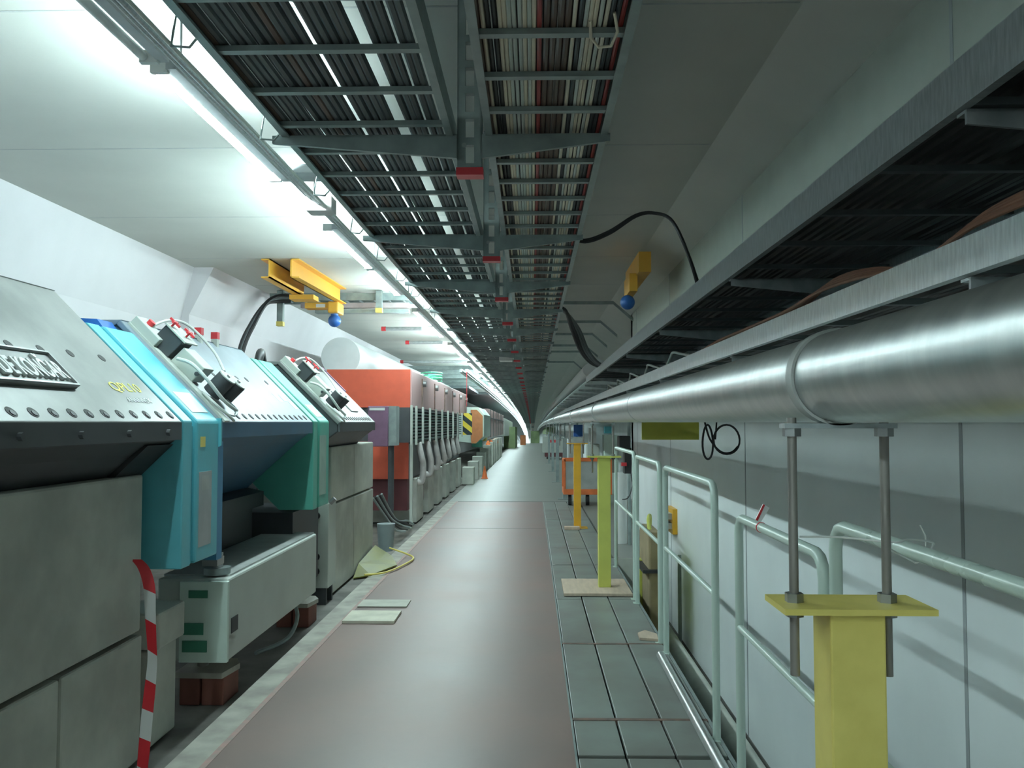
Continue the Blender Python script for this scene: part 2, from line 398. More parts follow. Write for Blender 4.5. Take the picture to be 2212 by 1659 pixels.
# left tray cables: fractions of width, with gaps as in the photo
xs = -.99; x1 = -.325
fr = [.012, .045, .095, .135, .175, .235, .275, .315, .355, .395, .435, .500, .540, .580, .620, .655, .765, .800, .835, .890, .925]
cl = ['c_brown', 'c_dark', 'c_slate', 'c_dark', 'c_slate', 'c_dark', 'c_dark', 'c_brown', 'c_slate', 'c_dark', 'c_slate', 'c_dark', 'c_slate', 'c_dark', 'c_slate', 'c_dark', 'c_dark', 'c_slate', 'c_dark', 'c_dark', 'c_slate']
LB = {'c_brown': 'brown jacketed power cable', 'c_dark': 'near black thick power cable', 'c_slate': 'slate grey thick power cable', 'c_cream': 'cream signal cable', 'c_grey': 'light grey signal cable', 'c_red': 'red cable', 'c_umber': 'dark brown cable', 'c_black': 'black cable'}
for i, (f_, c) in enumerate(zip(fr, cl)):
    x = xs + f_ * (x1 - xs)
    o = MB().tube(wiggle(x, TZ + .018 + .0145, .0135, .0022, i * 1.7), .0135, 7).build('power_cable', M[c])
    tag(o, LB[c] + ', ' + nth(i + 1) + ' from the left rail of the wide tray', 'cable', 'cables in the wide left tray')
for i, f_ in enumerate((.028, .115, .155, .255, .295, .335, .375, .415, .52, .56, .60, .64, .78, .82, .908)):
    x = xs + f_ * (x1 - xs)
    o = MB().tube(wiggle(x, TZ + .018 + .040, .0125, .003, i * 2.1), .0125, 6).build('power_cable', M['c_dark'])
    tag(o, 'upper layer dark cable, ' + nth(i + 1) + ' from the left rail of the wide tray', 'cable', 'upper layer cables in the wide left tray')
# right tray cables
seq = ['c_umber', 'c_cream', 'c_black', 'c_black', 'c_cream', 'c_cream', 'c_grey', 'c_grey', 'c_grey', 'c_cream', 'c_grey', 'c_cream', 'c_red', 'c_umber', 'c_umber', 'c_brown', 'c_umber', 'c_cream', 'c_black', 'c_grey', 'c_cream', 'c_cream', 'c_grey', 'c_cream', 'c_black', 'c_black', 'c_red']
rr = [.0085 if c in ('c_cream', 'c_grey') else (.0125 if c in ('c_umber', 'c_brown') else .010) for c in seq]
tot = sum(2 * r for r in rr); k_ = (.445) / tot; x = -.172
for i, (c, r) in enumerate(zip(seq, rr)):
    r *= k_; x += r
    o = MB().tube(wiggle(x, TZ + .018 + r, r * .93, .0016, i * 1.3), r * .93, 7).build('signal_cable', M[c])
    tag(o, LB[c] + ', ' + nth(i + 1) + ' from the left rail of the narrow tray', 'cable', 'cables in the narrow right tray')
    x += r
o = MB()
for i in range(9):
    xx = -.15 + i * .05
    o.tube(wiggle(xx, TZ + .06, .018, .002, i), .020, 6)
tag(o.build('cable_mass', M['c_black']), 'dense upper layers of dark cable in the narrow right tray', 'cable', kind='stuff')
# cable ties / loops
tag(MB().tube([(.17, 2.45, 2.668), (.175, 2.5, 2.64), (.20, 2.52, 2.62), (.235, 2.50, 2.615), (.25, 2.46, 2.64), (.235, 2.40, 2.668)], .005, 6).build('cable_loop', M['c_cream']), 'pale cable end looping below the right tray', 'cable')
def hanger_parts(t, ox, oy, oz):
    X0, X1 = -.300, -.200
    p = MB()
    z0, z1 = 2.50, CZ
    p.box(X0, -.268, oy, oy + .03, z0, z1).box(-.232, X1, oy, oy + .03, z0, z1)
    z = z0; edges = []
    p.box(-.268, -.232, oy, oy + .03, z0, z0 + .035)
    z = z0 + .035
    while z < z1 - .12:
        p.box(-.268, -.232, oy, oy + .03, z + .075, z + .105); z += .105
    p.box(X0, X0 + .006, oy, oy + .06, z0, z1).box(X1 - .006, X1, oy, oy + .06, z0, z1)
    p.build('post', M['galv_d'], t, dz=False)
    MB().box(X0 - .004, X1 + .004, oy - .004, oy + .064, z0 - .012, z0 + .018).build('end_cap', M['redp'], t, dz=False)
    MB().extr([(-1.04, TZ - .035), (-1.04, TZ - .006), (X0, TZ - .006), (X0, TZ - .10)], 'y', oy - .022, oy - .004, ).box(-1.04, X0, oy - .022, oy + .04, TZ - .010, TZ - .004).build('arm', M['galv_d'], t, dz=False)
    MB().extr([(.31, TZ - .035), (.31, TZ - .006), (X1, TZ - .006), (X1, TZ - .10)], 'y', oy - .022, oy - .004).box(X1, .31, oy - .022, oy + .04, TZ - .010, TZ - .004).build('arm', M['galv_d'], t, dz=False)
    MB().cyl((X0 + .03, oy - .03, TZ - .05), (X0 + .03, oy - .02, TZ - .05), .010, 6).build('bolt', M['steel'], t, dz=False)
h0 = thing('tray_hanger', 'nearest slotted steel tray post with red end cap and two tapered arms', 'bracket', (-.25, 3.38, CZ), 'slotted posts carrying the cable trays')
hanger_parts(h0, 0, 3.38, 0)
hy = [5.217, 6.946, 8.66, 10.4, 12.15]
while hy[-1] < 110: hy.append(hy[-1] + 1.75)
ords = ['second slotted tray post from the viewpoint, with red end cap', 'third slotted tray post from the viewpoint, with red end cap', 'fourth slotted tray post, level with the blue crane motor on the right']
for i, y in enumerate([1.63, -.12] + hy):
    lab = ords[i - 2] if 2 <= i < 5 else (['slotted tray post just above the top of the photo', 'slotted tray post directly over the viewpoint'][i] if i < 2 else nth(i) + ' red capped slotted tray post from the viewpoint')
    dup(h0, (-.25, y, CZ - drop(y)), lab)
# J hooks at the outer edge of the left tray
hk = None
for i, y in enumerate((2.48, 3.32, 4.15, 5.0, 5.85, 6.7, 7.55, 8.4, 9.3, 10.2)):
    if hk is None:
        hk = MB().tube([(-.99, y, 2.69), (-1.06, y, 2.72), (-1.07, y, 2.66), (-1.075, y, 2.62), (-1.02, y, 2.615), (-1.0, y, 2.64)], .004, 6).build('wire_hook', M['galv_d'])
        tag(hk, 'bent wire hook on the tray edge, nearest of the row', 'hook', 'wire hooks on the left tray edge'); base_y = y; bl = hk.location.copy()
    else:
        c = hk.copy(); COL.objects.link(c); c.location = bl + Vector((0, y - base_y, 0)); c['label'] = nth(i + 1) + ' bent wire hook along the outer edge of the wide left tray' if i > 1 else 'bent wire hook beside the nearest slotted post arm, second of the row'

# ------------------------------------------------------------------ right hand trays on wall brackets
def side_tray(name, label, x0, x1, z0, h, rm, ye=240):
    t = thing(name, label, 'cable tray', (x0, 0, z0))
    MB().prism([(x0, z0), (x0 + .022, z0), (x0 + .022, z0 + .004), (x0 + .004, z0 + .004), (x0 + .004, z0 + h - .004), (x0 + .022, z0 + h - .004), (x0 + .022, z0 + h), (x0, z0 + h)], -2, ye, long=True).build('side_rail', rm, t)
    MB().prism([(x1, z0), (x1 - .01, z0), (x1 - .01, z0 + h), (x1, z0 + h)], -2, ye, long=True).build('side_rail', M['galv'], t)
    for k in range(70 if ye > 30 else 32):
        y = -1 + .45 * k
        MB().box(x0 + .004, x1 - .01, y - .012, y + .012, z0 + .002, z0 + .018).build('rung', M['c_slate'], t)  # rungs coloured dark to stand for the shade inside the tray
    return t
side_tray('wall_tray', 'upper wall tray with wide galvanised side rail full of black cables', .85, 1.46, 2.125, .10, M['galv'], 13.6)
side_tray('wall_tray', 'lower wall tray with bright galvanised side rail above the silver pipe', .85, 1.46, 1.79, .074, M['galv_lit'])
for j, (zb, lab) in enumerate(((2.145, 'black and dark brown cables packed in the upper wall tray'), (1.81, 'black and dark cables packed in the lower wall tray'))):
    o = MB()
    for i in range(17 if j == 0 else 15):
        xx = (.895 if j == 0 else .93) + i * .033
        o.tube(wiggle(xx, zb + .016 + random.uniform(0, .012),   .018, .004, i * 1.1 + j, 13.5 if j == 0 else 60), .017, 6)
    tag(o.build('cable_mass', M['c_black']), lab, 'cable', kind='stuff')
o = MB()
for i in range(6): o.tube(wiggle(.93 + i * .09, 2.150 + .075, .018, .006, i * 3.1, 13.3), .012, 6)
tag(o.build('cable_mass', M['c_umber']), 'dark brown cables along the top of the upper wall tray', 'cable', kind='stuff')
br = None
for i, y in enumerate([1.71, 3.72, 5.8, 7.85, 9.9, 11.95, 14.0, 16.0, 18.0, 20.0, 22, 24, 26, 28, 30]):
    if br is None:
        br = thing('wall_bracket', 'nearest wall bracket, two arms under the right hand trays', 'bracket', (RX, y, 1.6), 'wall brackets under the right hand trays')
        MB().box(RX - .04, RX - .001, y - .02, y + .02, 1.60, 2.16).build('post', M['galv_d'], br, dz=False)
        for z in (2.12, 1.785):
            MB().extr([(.86, z - .03), (.86, z), (RX - .04, z), (RX - .04, z - .09)], 'y', y - .02, y - .012).box(.86, RX - .04, y - .02, y + .02, z - .006, z).build('arm', M['galv'], br, dz=False)
        y0_ = y
    else:
        lab = ['second wall bracket under the right hand trays', 'third wall bracket under the right hand trays', 'fourth wall bracket under the right hand trays'][i - 1] if i < 4 else nth(i + 1) + ' wall bracket under the right hand trays'
        xo = RX if not 13 < y < 21.5 else RX
        dup(br, (xo, y, 1.6 - drop(y)), lab)
# loose brown cables humping over the lower tray rail
def sp(pts, n=6):
    P = [Vector(p) for p in pts]; out = []
    for i in range(len(P) - 1):
        p0 = P[max(i - 1, 0)]; p1 = P[i]; p2 = P[i + 1]; p3 = P[min(i + 2, len(P) - 1)]
        for k in range(n):
            t = k / n
            out.append(tuple(.5 * ((2 * p1) + (-p0 + p2) * t + (2 * p0 - 5 * p1 + 4 * p2 - p3) * t * t + (-p0 + 3 * p1 - 3 * p2 + p3) * t ** 3)))
    out.append(tuple(P[-1])); return out
for i in range(4):
    dx = .014 * i
    tag(MB().tube(sp([(.885 + dx, 4.9, 1.85), (.885 + dx, 4.2, 1.885 + .004 * i), (.89 + dx, 3.4, 1.888), (.89 + dx, 3.0, 1.89), (.89 + dx, 2.65, 1.905 + .011 * i), (.895 + dx, 2.35, 1.895 + .008 * i), (.90 + dx, 2.1, 1.872), (.90 + dx, 1.95, 1.874 + .008 * i), (.90 + dx, 1.75, 1.90 + .012 * i), (.91 + dx, 1.45, 1.90 + .011 * i), (.92 + dx, 1.0, 1.88), (.93 + dx, -1, 1.87)]), .006, 8).build('brown_cable', M['copper']),
        ['lowest', 'second lowest', 'second highest', 'topmost'][i] + ' reddish brown cable humping over the lower wall tray rail', 'cable', 'brown cables on the lower wall tray')
for i in range(5):
    y = 4.8 + i * 1.15
    tag(MB().tube(sp([(.90, y, 1.87), (.885, y + .25, 1.90), (.87, y + .5, 1.93), (.90, y + .8, 1.92), (.93, y + 1.2, 1.875)]), .008, 7).build('white_cable', M['hose']),
        nth(i + 1) + ' pale cable loop along the edge of the lower wall tray', 'cable', 'pale loops on the lower wall tray')
# black cables from the ceiling tray over to the wall tray
for i in range(2):
    d = .012 * i
    tag(MB().tube(sp([(.20, 5.45 + d, 2.70), (.34, 5.5 + d, 2.665 + d), (.5, 5.5, 2.72 + d), (.67, 5.5, 2.83 + .5 * d), (.79, 5.5, 2.85), (.90, 5.45, 2.78), (1.0, 5.4, 2.52), (1.05 + d, 5.3, 2.24)]), .011, 8).build('black_cable', M['black']),
        ['lower', 'upper'][i] + ' black cable arching from ceiling tray to upper wall tray', 'cable', 'arching black cable pair')
for i in range(4):
    d = .03 * i
    tag(MB().tube(sp([(.25, 9.0 + d, 2.72), (.36, 9.2 + d, 2.70), (.44 + d, 9.6 + d, 2.55), (.56 + d, 10.0, 2.34), (.72 + d, 10.6, 2.24), (.92 + d, 11.5, 2.24)]), .02, 8).build('black_cable', M['c_slate'] if i > 1 else M['black']),
        nth(i + 1) + ' thick drooping cable between ceiling tray and wall tray', 'cable', 'drooping dark cables before the far duct')
for i, y in enumerate((12.3, 14.6, 16.6, 19.0, 20.6, 24.0)):
    o = MB().box(.30, 1.165, y - .02, y + .02, CZ - .10, CZ - .055).extr([(1.165, CZ - .055), (1.165, CZ - .10), (1.45, CZ - .35), (1.45, CZ - .30)], 'y', y - .02, y + .02).build('ceiling_strut', M['galv_d'])
    tag(o, 'nearest dark steel strut under the ceiling right of the trays' if i == 0 else nth(i + 1) + ' dark steel strut crossing the ceiling right of the trays', 'strut', 'struts across the right ceiling')

# ------------------------------------------------------------------ the silver pipe and its supports
PX, PZ, PR = .635, 1.594, .0945
p = thing('insulated_pipe', 'large silver clad pipe running along the right side at eye height', 'pipe', (PX, -2, PZ - PR))
cuts = [-2.0, 1.80, 7.74, 12.25, 17, 22, 27, 33, 40, 50, 70, 100]
for a, b in zip(cuts[:-1], cuts[1:]):
    MB().tube([(PX, y, PZ) for y in stations(a + .001, b - .001)], PR, 40, caps=True).build('pipe_section', M['clad'], p)
for y in (.2, 4.9, 9.9):
    MB().ring((PX, y, PZ), PR, .004, .0015, 40).build('seam', M['galv'], p)
def support(x, y, top, m, label, plate_w=.15, w=.055, d=.055, board=False, base=True):
    t = thing('pipe_support', label, 'post', (x, y, -drop(y)), 'painted posts under the silver pipe')
    zz = -drop(y)
    B = lambda mb, n, mm, **k: mb.build(n, mm, t, **k)
    B(MB().box(x - w, x + w, y - d, y + d, .012, top - .012), 'column', m, bevel=.004)
    B(MB().extr([(x - plate_w, y - .075), (x + plate_w, y - .075), (x + plate_w, y + .075), (x - plate_w, y + .075)], 'z', top - .012, top), 'top_plate', m)
    B(MB().box(x - .14, x + .14, y - .1, y + .1, .001, .012), 'base_plate', m)
    rx = PR + .0
    for s in (-1, 1):
        xx = PX + s * .095
        B(MB().cyl((xx, y, top - .15), (xx, y, PZ - PR + .01), .0095, 10), 'threaded_rod', M['rod'])
        for z in (top + .009, top - .021, PZ - PR - .02):
            B(MB().cyl((xx, y, z - .009), (xx, y, z + .009), .019, 6), 'nut', M['steel'])
    B(MB().box(PX - .115, PX + .115, y - .02, y + .02, PZ - PR - .012, PZ - PR - .002), 'saddle_bar', M['galv'])
    B(MB().ring((PX, y, PZ), PR + .0005, .020, .006, 40), 'clamp', M['panelgrey'])
    return t
support(.65, 1.80, 1.13, M['yellow'], 'near mustard yellow post with plate and two threaded rods in right foreground')
support(.645, 7.78, 1.195, M['ygreen'], 'lime yellow post standing on a plywood board on the trench plates', w=.055)
support(.64, 12.30, 1.205, M['orangep'], 'orange post under the silver pipe behind the lime one', w=.05)
for y in (17, 22, 27, 33):
    support(.64, y, 1.2, M['galv_d'], nth([17, 22, 27, 33].index(y) + 1) + ' grey post under the silver pipe beyond the trolley', w=.04)
tag(MB().box(.27, .86, 7.45, 8.15, .004, .03).build('plywood_board', M['wood'], bevel=.003), 'square plywood board under the foot of the lime post', 'board')
tag(MB().box(.45, .66, 12.05, 12.2, .004, .04).build('wood_offcut', M['wood']), 'small pale wood piece at the foot of the orange post', 'board')
tag(MB().extr([(.735, 5.98), (.86, 5.95), (.87, 6.1), (.80, 6.2), (.74, 6.12)], 'z', .003, .02).build('wood_offcut', M['wood']), 'small peach coloured scrap on the trench plates near the railing', 'scrap')
# lay the scored board in front: thin plywood end lip
tag(MB().tube([(.808, 5.5, .031), (.805, 3.6, .031), (.80, 2.2, .031)], .026, 16).build('loose_pipe', M['clad']), 'loose bright silver tube lying on the trench plates along the railing', 'pipe')

# ------------------------------------------------------------------ railings
def railing(y0, y1, top, mid, label, r=.0185, bend=.07, far_only=False):
    x = .87
    t = thing('railing', label, 'railing', (x, (y0 + y1) / 2, 0), 'mint green railing panels')
    pts = [(x, y0, -.02), (x, y0, top - bend)]
    for a in (30, 60, 90): pts.append((x, y0 + bend * (1 - math.cos(math.radians(a))), top - bend + bend * math.sin(math.radians(a))))
    for a in (90, 60, 30): pts.append((x, y1 - bend * (1 - math.cos(math.radians(a))), top - bend + bend * math.sin(math.radians(a))))
    pts += [(x, y1, top - bend), (x, y1, -.02)]
    MB().tube(pts, r, 14).build('frame', M['mint'], t)
    MB().cyl((x, y0 + r * .6, mid), (x, y1 - r * .6, mid), r * .8, 12).build('mid_rail', M['mint'], t)
    for y in (y0, y1):
        MB().box(x - .035, x + .012, y - .035, y + .035, -.006, .004).build('foot_plate', M['mint'], t)
    return t
railing(-.6, 2.50, 1.205, .65, 'nearest mint railing panel, running out of the right edge')
railing(2.60, 3.66, 1.10, .64, 'low mint railing panel with red and white tag on its top bar')
railing(4.14, 5.66, 1.205, .68, 'mint railing panel just beyond the loose silver tube')
railing(5.90, 7.20, 1.215, .67, 'mint railing panel beside the lime post, fourth along')
railing(7.36, 9.0, 1.235, .68, 'farthest mint railing panel, ending near the black wall box')
tg = thing('tag', 'small red and white paper tag tied on the low railing panel', 'tag', (.87, 3.3, 1.12))
MB().extr([(.845, 1.13), (.865, 1.12), (.90, 1.175), (.875, 1.19)], 'y', 3.29, 3.294).build('paper', M['white'], tg)
MB().extr([(.845, 1.13), (.853, 1.126), (.882, 1.186), (.875, 1.19)], 'y', 3.286, 3.29).build('stripe', M['redp'], tg)
MB().ring((.87, 3.3, 1.10), .0185, .004, .002, 16).build('band', M['redp'], tg)
tag(MB().tube(sp([(.553, 1.80, 1.263), (.65, 1.83, 1.258), (.745, 1.80, 1.252), (.80, 1.86, 1.25), (.87, 1.92, 1.238), (.895, 1.95, 1.225), (.87, 1.97, 1.185), (.85, 1.96, 1.19), (.745, 1.815, 1.235)]), .0022, 6).build('white_string', M['white']), 'white string tied from the threaded rods to the near railing', 'string')
tag(MB().tube([(.87, 1.93, 1.226), (.865, 1.92, 1.25), (.845, 1.90, 1.275)], .0015, 5).build('string_end', M['white']), 'loose knot end of the white string sticking up on the railing', 'string')

# ------------------------------------------------------------------ right wall items
tag(MB().box(.764, 1.16, 6.0, 6.02, 1.378, 1.56).build('yellow_sign', M['olive']), 'olive yellow blank board hanging behind the silver pipe', 'sign')
co = MB()
def loopc(cx_, cz_, rx_, rz_, y, n=24): return [(cx_ + rx_ * math.cos(2 * math.pi * k / n), y + .01 * math.sin(4 * math.pi * k / n), cz_ + rz_ * math.sin(2 * math.pi * k / n)) for k in range(n + 1)]
co.tube(loopc(1.125, 1.40, .075, .085, 5.0), .006, 6).tube(loopc(1.02, 1.385, .03, .10, 5.02), .006, 6).tube(sp([(1.0, 5.0, 1.50), (1.03, 5.0, 1.40), (1.09, 5.0, 1.33), (1.15, 5.0, 1.325), (1.19, 5.0, 1.36)]), .006, 6).tube([(1.06, 5.0, 1.4), (1.07, 5.0, 1.52), (1.08, 5.0, 1.78)], .005, 6)
tag(co.build('cable_coil', M['black']), 'coiled black cable hanging below the silver pipe by the olive board', 'cable')
so = thing('wall_socket', 'orange and grey socket box on the white wall behind the railing', 'socket', (RX, 9.2, .5))
MB().box(RX - .05, RX - .001, 8.95, 9.35, .34, .60).build('back_plate', M['orangep'], so)
MB().box(RX - .16, RX - .05, 9.0, 9.28, .39, .45).box(RX - .16, RX - .05, 9.0, 9.28, .49, .55).build('socket_body', M['panelgrey'], so)
wb = thing('wall_box', 'black wall box with hanging cable at the end of the railings', 'box', (1.12, 10.2, 1.2))
MB().box(1.02, 1.15, 10.1, 10.35, 1.20, 1.34).build('body', M['black'], wb, bevel=.01)
MB().box(1.08, 1.16, 10.1, 10.3, .90, 1.20).build('lower_body', M['black'], wb)
MB().box(1.04, 1.10, 10.05, 10.12, .99, 1.03).build('red_cap', M['redp'], wb)
MB().tube(sp([(1.16, 10.2, .95), (1.17, 10.15, .75), (1.12, 10.1, .62), (1.05, 10.1, .60)]), .006, 6).build('cable', M['black'], wb)
tag(MB().tube([(1.19, 10.6, 0.0), (1.19, 10.6, 1.79)], .02, 10).build('riser_pipe', M['galv_d']), 'grey vertical riser beside the black wall box', 'pipe')
tag(MB().cyl((1.10, 10.75, 0.0), (1.10, 10.75, .88), .075, 20).build('white_column', M['white']), 'white round column standing below the black wall box', 'column')
# lime and brown machine in the wall trench
gm = thing('trench_machine', 'lime and brown piece of equipment down in the trench behind the railings', 'equipment', (1.14, 8.6, -.68))
MB().box(1.10, 1.22, 8.2, 8.9, -.68, .46).build('body', mat('cardboard_brown', (.34, .27, .16), .8), gm, bevel=.02)
MB().box(1.08, 1.10, 8.7, 8.85, -.6, .12).box(1.22, 1.27, 8.1, 8.7, -.68, .30).build('lime_panel', M['ygreen'], gm)
MB().box(1.04, 1.28, 8.15, 8.95, .08, .11).build('shelf', M['black'], gm)
MB().tube(sp([(1.14, 8.4, .44), (1.14, 8.5, .54), (1.18, 8.7, .56), (1.2, 8.85, .44)]), .02, 8).build('handle', M['ygreen'], gm)
tag(MB().cyl((1.44, 8.5, -.68), (1.44, 8.5, .20), .018, 8).build('thin_riser', M['galv_d']), 'thin dark riser against the white wall behind the railings', 'pipe')
tag(MB().tube([(1.33, -1, -.60), (1.33, 4, -.60), (1.33, 9.5, -.60)], .075, 16).build('trench_pipe', M['conc']), 'grey concrete coloured pipe lying in the wall trench', 'pipe')
# orange trolley
tr = thing('cage_trolley', 'orange framed trolley with grey panels parked beyond the posts', 'trolley', (1.0, 15.8, 0))
x0, x1, y0, y1 = .58, 1.42, 15.6, 16.3
for xx in (x0, x1):
    for yy in (y0, y1): MB().box(xx - .02, xx + .02, yy - .02, yy + .02, .30, .84).build('frame_post', M['orange'], tr)
MB().box(x0, x1, y0 - .02, y0 + .02, .80, .84).box(x0, x1, y1 - .02, y1 + .02, .80, .84).box(x0 - .02, x0 + .02, y0, y1, .80, .84).build('top_frame', M['orange'], tr)
MB().box(x0 - .02, x1 + .02, y0 - .02, y1 + .02, .20, .30).build('deck', M['orange'], tr, bevel=.005)
MB().box(x0 + .02, x1 - .02, y0 - .005, y0 + .005, .30, .80).build('panel', M['panelgrey'], tr)
MB().box(x0 + .02, x1 - .02, y1 - .005, y1 + .005, .30, .80).build('panel', M['panelgrey'], tr)
for xx in (x0 + .1, x0 + .42, x1 - .12):
    MB().cyl((xx - .03, y0 + .1, .10), (xx + .03, y0 + .1, .10), .10, 18).build('wheel', M['black'], tr)
# cabinets beyond
for i, (xa, xb, ya, za, zb, m, lab) in enumerate(((.80, 1.12, 19.0, 0, 1.18, 'panelgrey', 'grey cabinet standing right behind the orange trolley'), (1.16, 1.42, 18.2, 0, 1.05, 'boxgrey', 'dull green grey cabinet behind the trolley by the wall'), (1.50, 1.80, 18.0, .0, 1.25, 'boxpale', 'pale cabinet deepest in the alcove'))):
    t = thing('cabinet', lab, 'cabinet', ((xa + xb) / 2, ya + .2, 0)); MB().box(xa, xb, ya, ya + .45, za, zb).build('body', M[m], t, bevel=.01); MB().box(xa + .02, xb - .02, ya - .012, ya, za + .08, zb - .05).build('door', M[m], t)
tag(MB().box(.92, 1.12, 19.05, 19.3, 1.20, 1.46).build('blue_box', M['blue']), 'small blue box on top of the grey cabinet', 'box')
tag(MB().box(1.20, 1.36, 18.3, 18.5, 1.07, 1.40).build('white_box', M['white']), 'white box on the green grey cabinet', 'box')
tag(MB().box(1.78, 1.949, 21.2, 21.49, 1.25, 1.42).build('blue_switch', M['teal']), 'small teal switch box in the alcove', 'box')
# red trolley far
rt = thing('red_trolley', 'low red trolley carrying a large grey box far down the walkway', 'trolley', (1.0, 38, -drop(38)))
MB().box(.55, 1.40, 37.5, 38.6, .10, .28).build('deck', M['darkred'], rt); MB().box(.45, 1.35, 37.6, 38.5, .28, .98).build('box', M['boxgrey'], rt)
MB().box(.78, 1.05, 37.58, 37.6, .72, .84).build('red_label', M['redp'], rt)
for xx in (.65, 1.3): MB().cyl((xx - .03, 37.6, .08), (xx + .03, 37.6, .08), .08, 12).build('wheel', M['black'], rt)
tag(MB().tube([(1.0, y, 2.42) for y in stations(15.0, 90)], .115, 20).build('air_duct', mat('duct_white', (.88, .90, .90), .4, var=.02)), 'white round duct high on the right, starting mid tunnel', 'duct')
for k in range(7):
    y = 26 + 5 * k
    tag(MB().cyl((1.35, y, -.0), (1.35, y, 1.8), .03, 8).build('wall_riser', M['galv_d']), nth(k + 1) + ' thin grey riser on the far right wall', 'pipe', 'risers on the far right wall')
# crane on the right haunch
rc = thing('trolley_hoist', 'orange hoist beam with blue motor on the right ceiling haunch', 'hoist', (1.1, 8.6, 2.95))
MB().box(1.05, 1.17, 8.4, 9.6, 2.98, 3.18).build('beam', M['crane'], rc)
MB().box(.98, 1.06, 8.6, 9.1, 2.82, 3.0).build('hanger', M['crane'], rc)
MB().sphere((.97, 8.7, 2.72), .075, sc=(1, .8, 1)).build('motor', M['blue'], rc)

# ------------------------------------------------------------------ left side: concrete blocks
def block(y0, y1, z0, z1, xf, xb, label, name='concrete_block', group=None):
    o = MB().box(xb, xf, y0, y1, z0, z1).build(name, M['conc'], bevel=.012)
    return tag(o, label, 'block', group)
block(-1.0, 3.83, .57, 1.265, -1.75, -2.6, 'large upper concrete block supporting the nearest magnet', group='concrete support blocks')
block(3.19, 3.85, .0, .55, -1.75, -2.6, 'lower right concrete block under the nearest magnet', group='concrete support blocks')
block(1.2, 3.175, .0, .55, -1.75, -2.6, 'lower left concrete block at the bottom left corner', group='concrete support blocks')
block(-1.0, 1.18, .0, .55, -1.75, -2.6, 'lower concrete block left of the photo frame', group='concrete support blocks')
block(7.45, 8.40, .79, 1.285, -1.75, -2.5, 'upper left concrete block under the third magnet', group='concrete support blocks')
block(8.41, 9.40, .79, 1.285, -1.75, -2.5, 'upper right concrete block under the third magnet', group='concrete support blocks')
block(7.47, 8.40, .0, .775, -1.75, -2.5, 'lower left concrete block under the third magnet', group='concrete support blocks')
block(8.41, 9.42, .0, .775, -1.75, -2.5, 'lower right concrete block under the third magnet', group='concrete support blocks')
block(3.95, 4.25, .45, .62, -1.72, -2.2, 'small concrete slab behind the striped tape', name='concrete_slab')
block(3.95, 4.25, .0, .44, -1.76, -2.2, 'short concrete pier behind the striped tape', name='concrete_pier')

# ------------------------------------------------------------------ magnets
R2 = math.sqrt(.5)
def SP(x0=-1.6, z0=1.5):
    return lambda s, y, h: (x0 - s * R2 + h * R2, y, z0 + s * R2 + h * R2)
S = SP()
def magnet(y0, y1, L, mtop, mside, label, holes, rowb, under=None, yp0=None):
    t = thing('magnet', label, 'magnet', (-2.4, (y0 + y1) / 2, 1.0))
    T = .032
    x1, z1 = -1.6, 1.5
    xt, zt = x1 - L * R2, z1 + L * R2
    prof = [(x1 - .02, z1 - .02), (x1 - .02, 1.42), (x1 - .10, 1.36), (x1 - .55, .95), (x1 - .9, .92), (x1 - 1.3, 1.0), (xt - .95, 1.2), (xt - .95, 1.7), (xt - .5, zt - .03), (xt - .02, zt - .03)]
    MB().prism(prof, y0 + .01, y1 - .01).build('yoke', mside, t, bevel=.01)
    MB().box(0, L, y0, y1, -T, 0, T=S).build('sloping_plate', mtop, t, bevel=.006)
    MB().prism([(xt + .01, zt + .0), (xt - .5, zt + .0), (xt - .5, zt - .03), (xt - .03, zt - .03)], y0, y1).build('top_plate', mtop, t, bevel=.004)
    MB().box(-.02, .004, y0, y1, 0, 0.001).build  # noop
    MB().prism([(x1, z1), (x1 + .0, 1.42), (x1 - .018, 1.42), (x1 - .018, z1)], y0 + .002, y1 - .002).build('edge_plate', mside, t)
    for y in holes:
        if y0 + .03 < y < y1 - .03:
            b = MB().cyl((.045, y, -.001), (.045, y, .0016), .023, 20, T=S).build('bolt_hole_shade', M['dark'], t)  # raised dark disc, its colour stands in for the shaded recess
            MB().cyl((.040, y, .0016), (.040, y, .004), .012, 12, T=S).build('bolt', M['magdark'], b)  # bolt head darkened in colour as if shaded by its recess
    for y in rowb:
        MB().cyl((.395, y, -.001), (.395, y, .002), .021, 20, T=S).build('bolt_hole_shade', M['dark'], t)  # dark disc painted as a shaded recess, no real opening
    return t
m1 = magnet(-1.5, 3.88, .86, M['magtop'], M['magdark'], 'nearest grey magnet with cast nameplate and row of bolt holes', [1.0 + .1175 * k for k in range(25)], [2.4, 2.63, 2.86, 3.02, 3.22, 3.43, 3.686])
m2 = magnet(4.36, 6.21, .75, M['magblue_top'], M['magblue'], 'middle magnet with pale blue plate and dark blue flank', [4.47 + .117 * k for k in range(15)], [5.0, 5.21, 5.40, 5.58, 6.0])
m3 = magnet(7.10, 8.69, .72, M['magtop'], M['magdark'], 'third grey magnet in front of the big red one', [7.45 + .085 * k for k in range(14)], [7.7, 7.85, 8.0, 8.15, 8.3, 8.45])
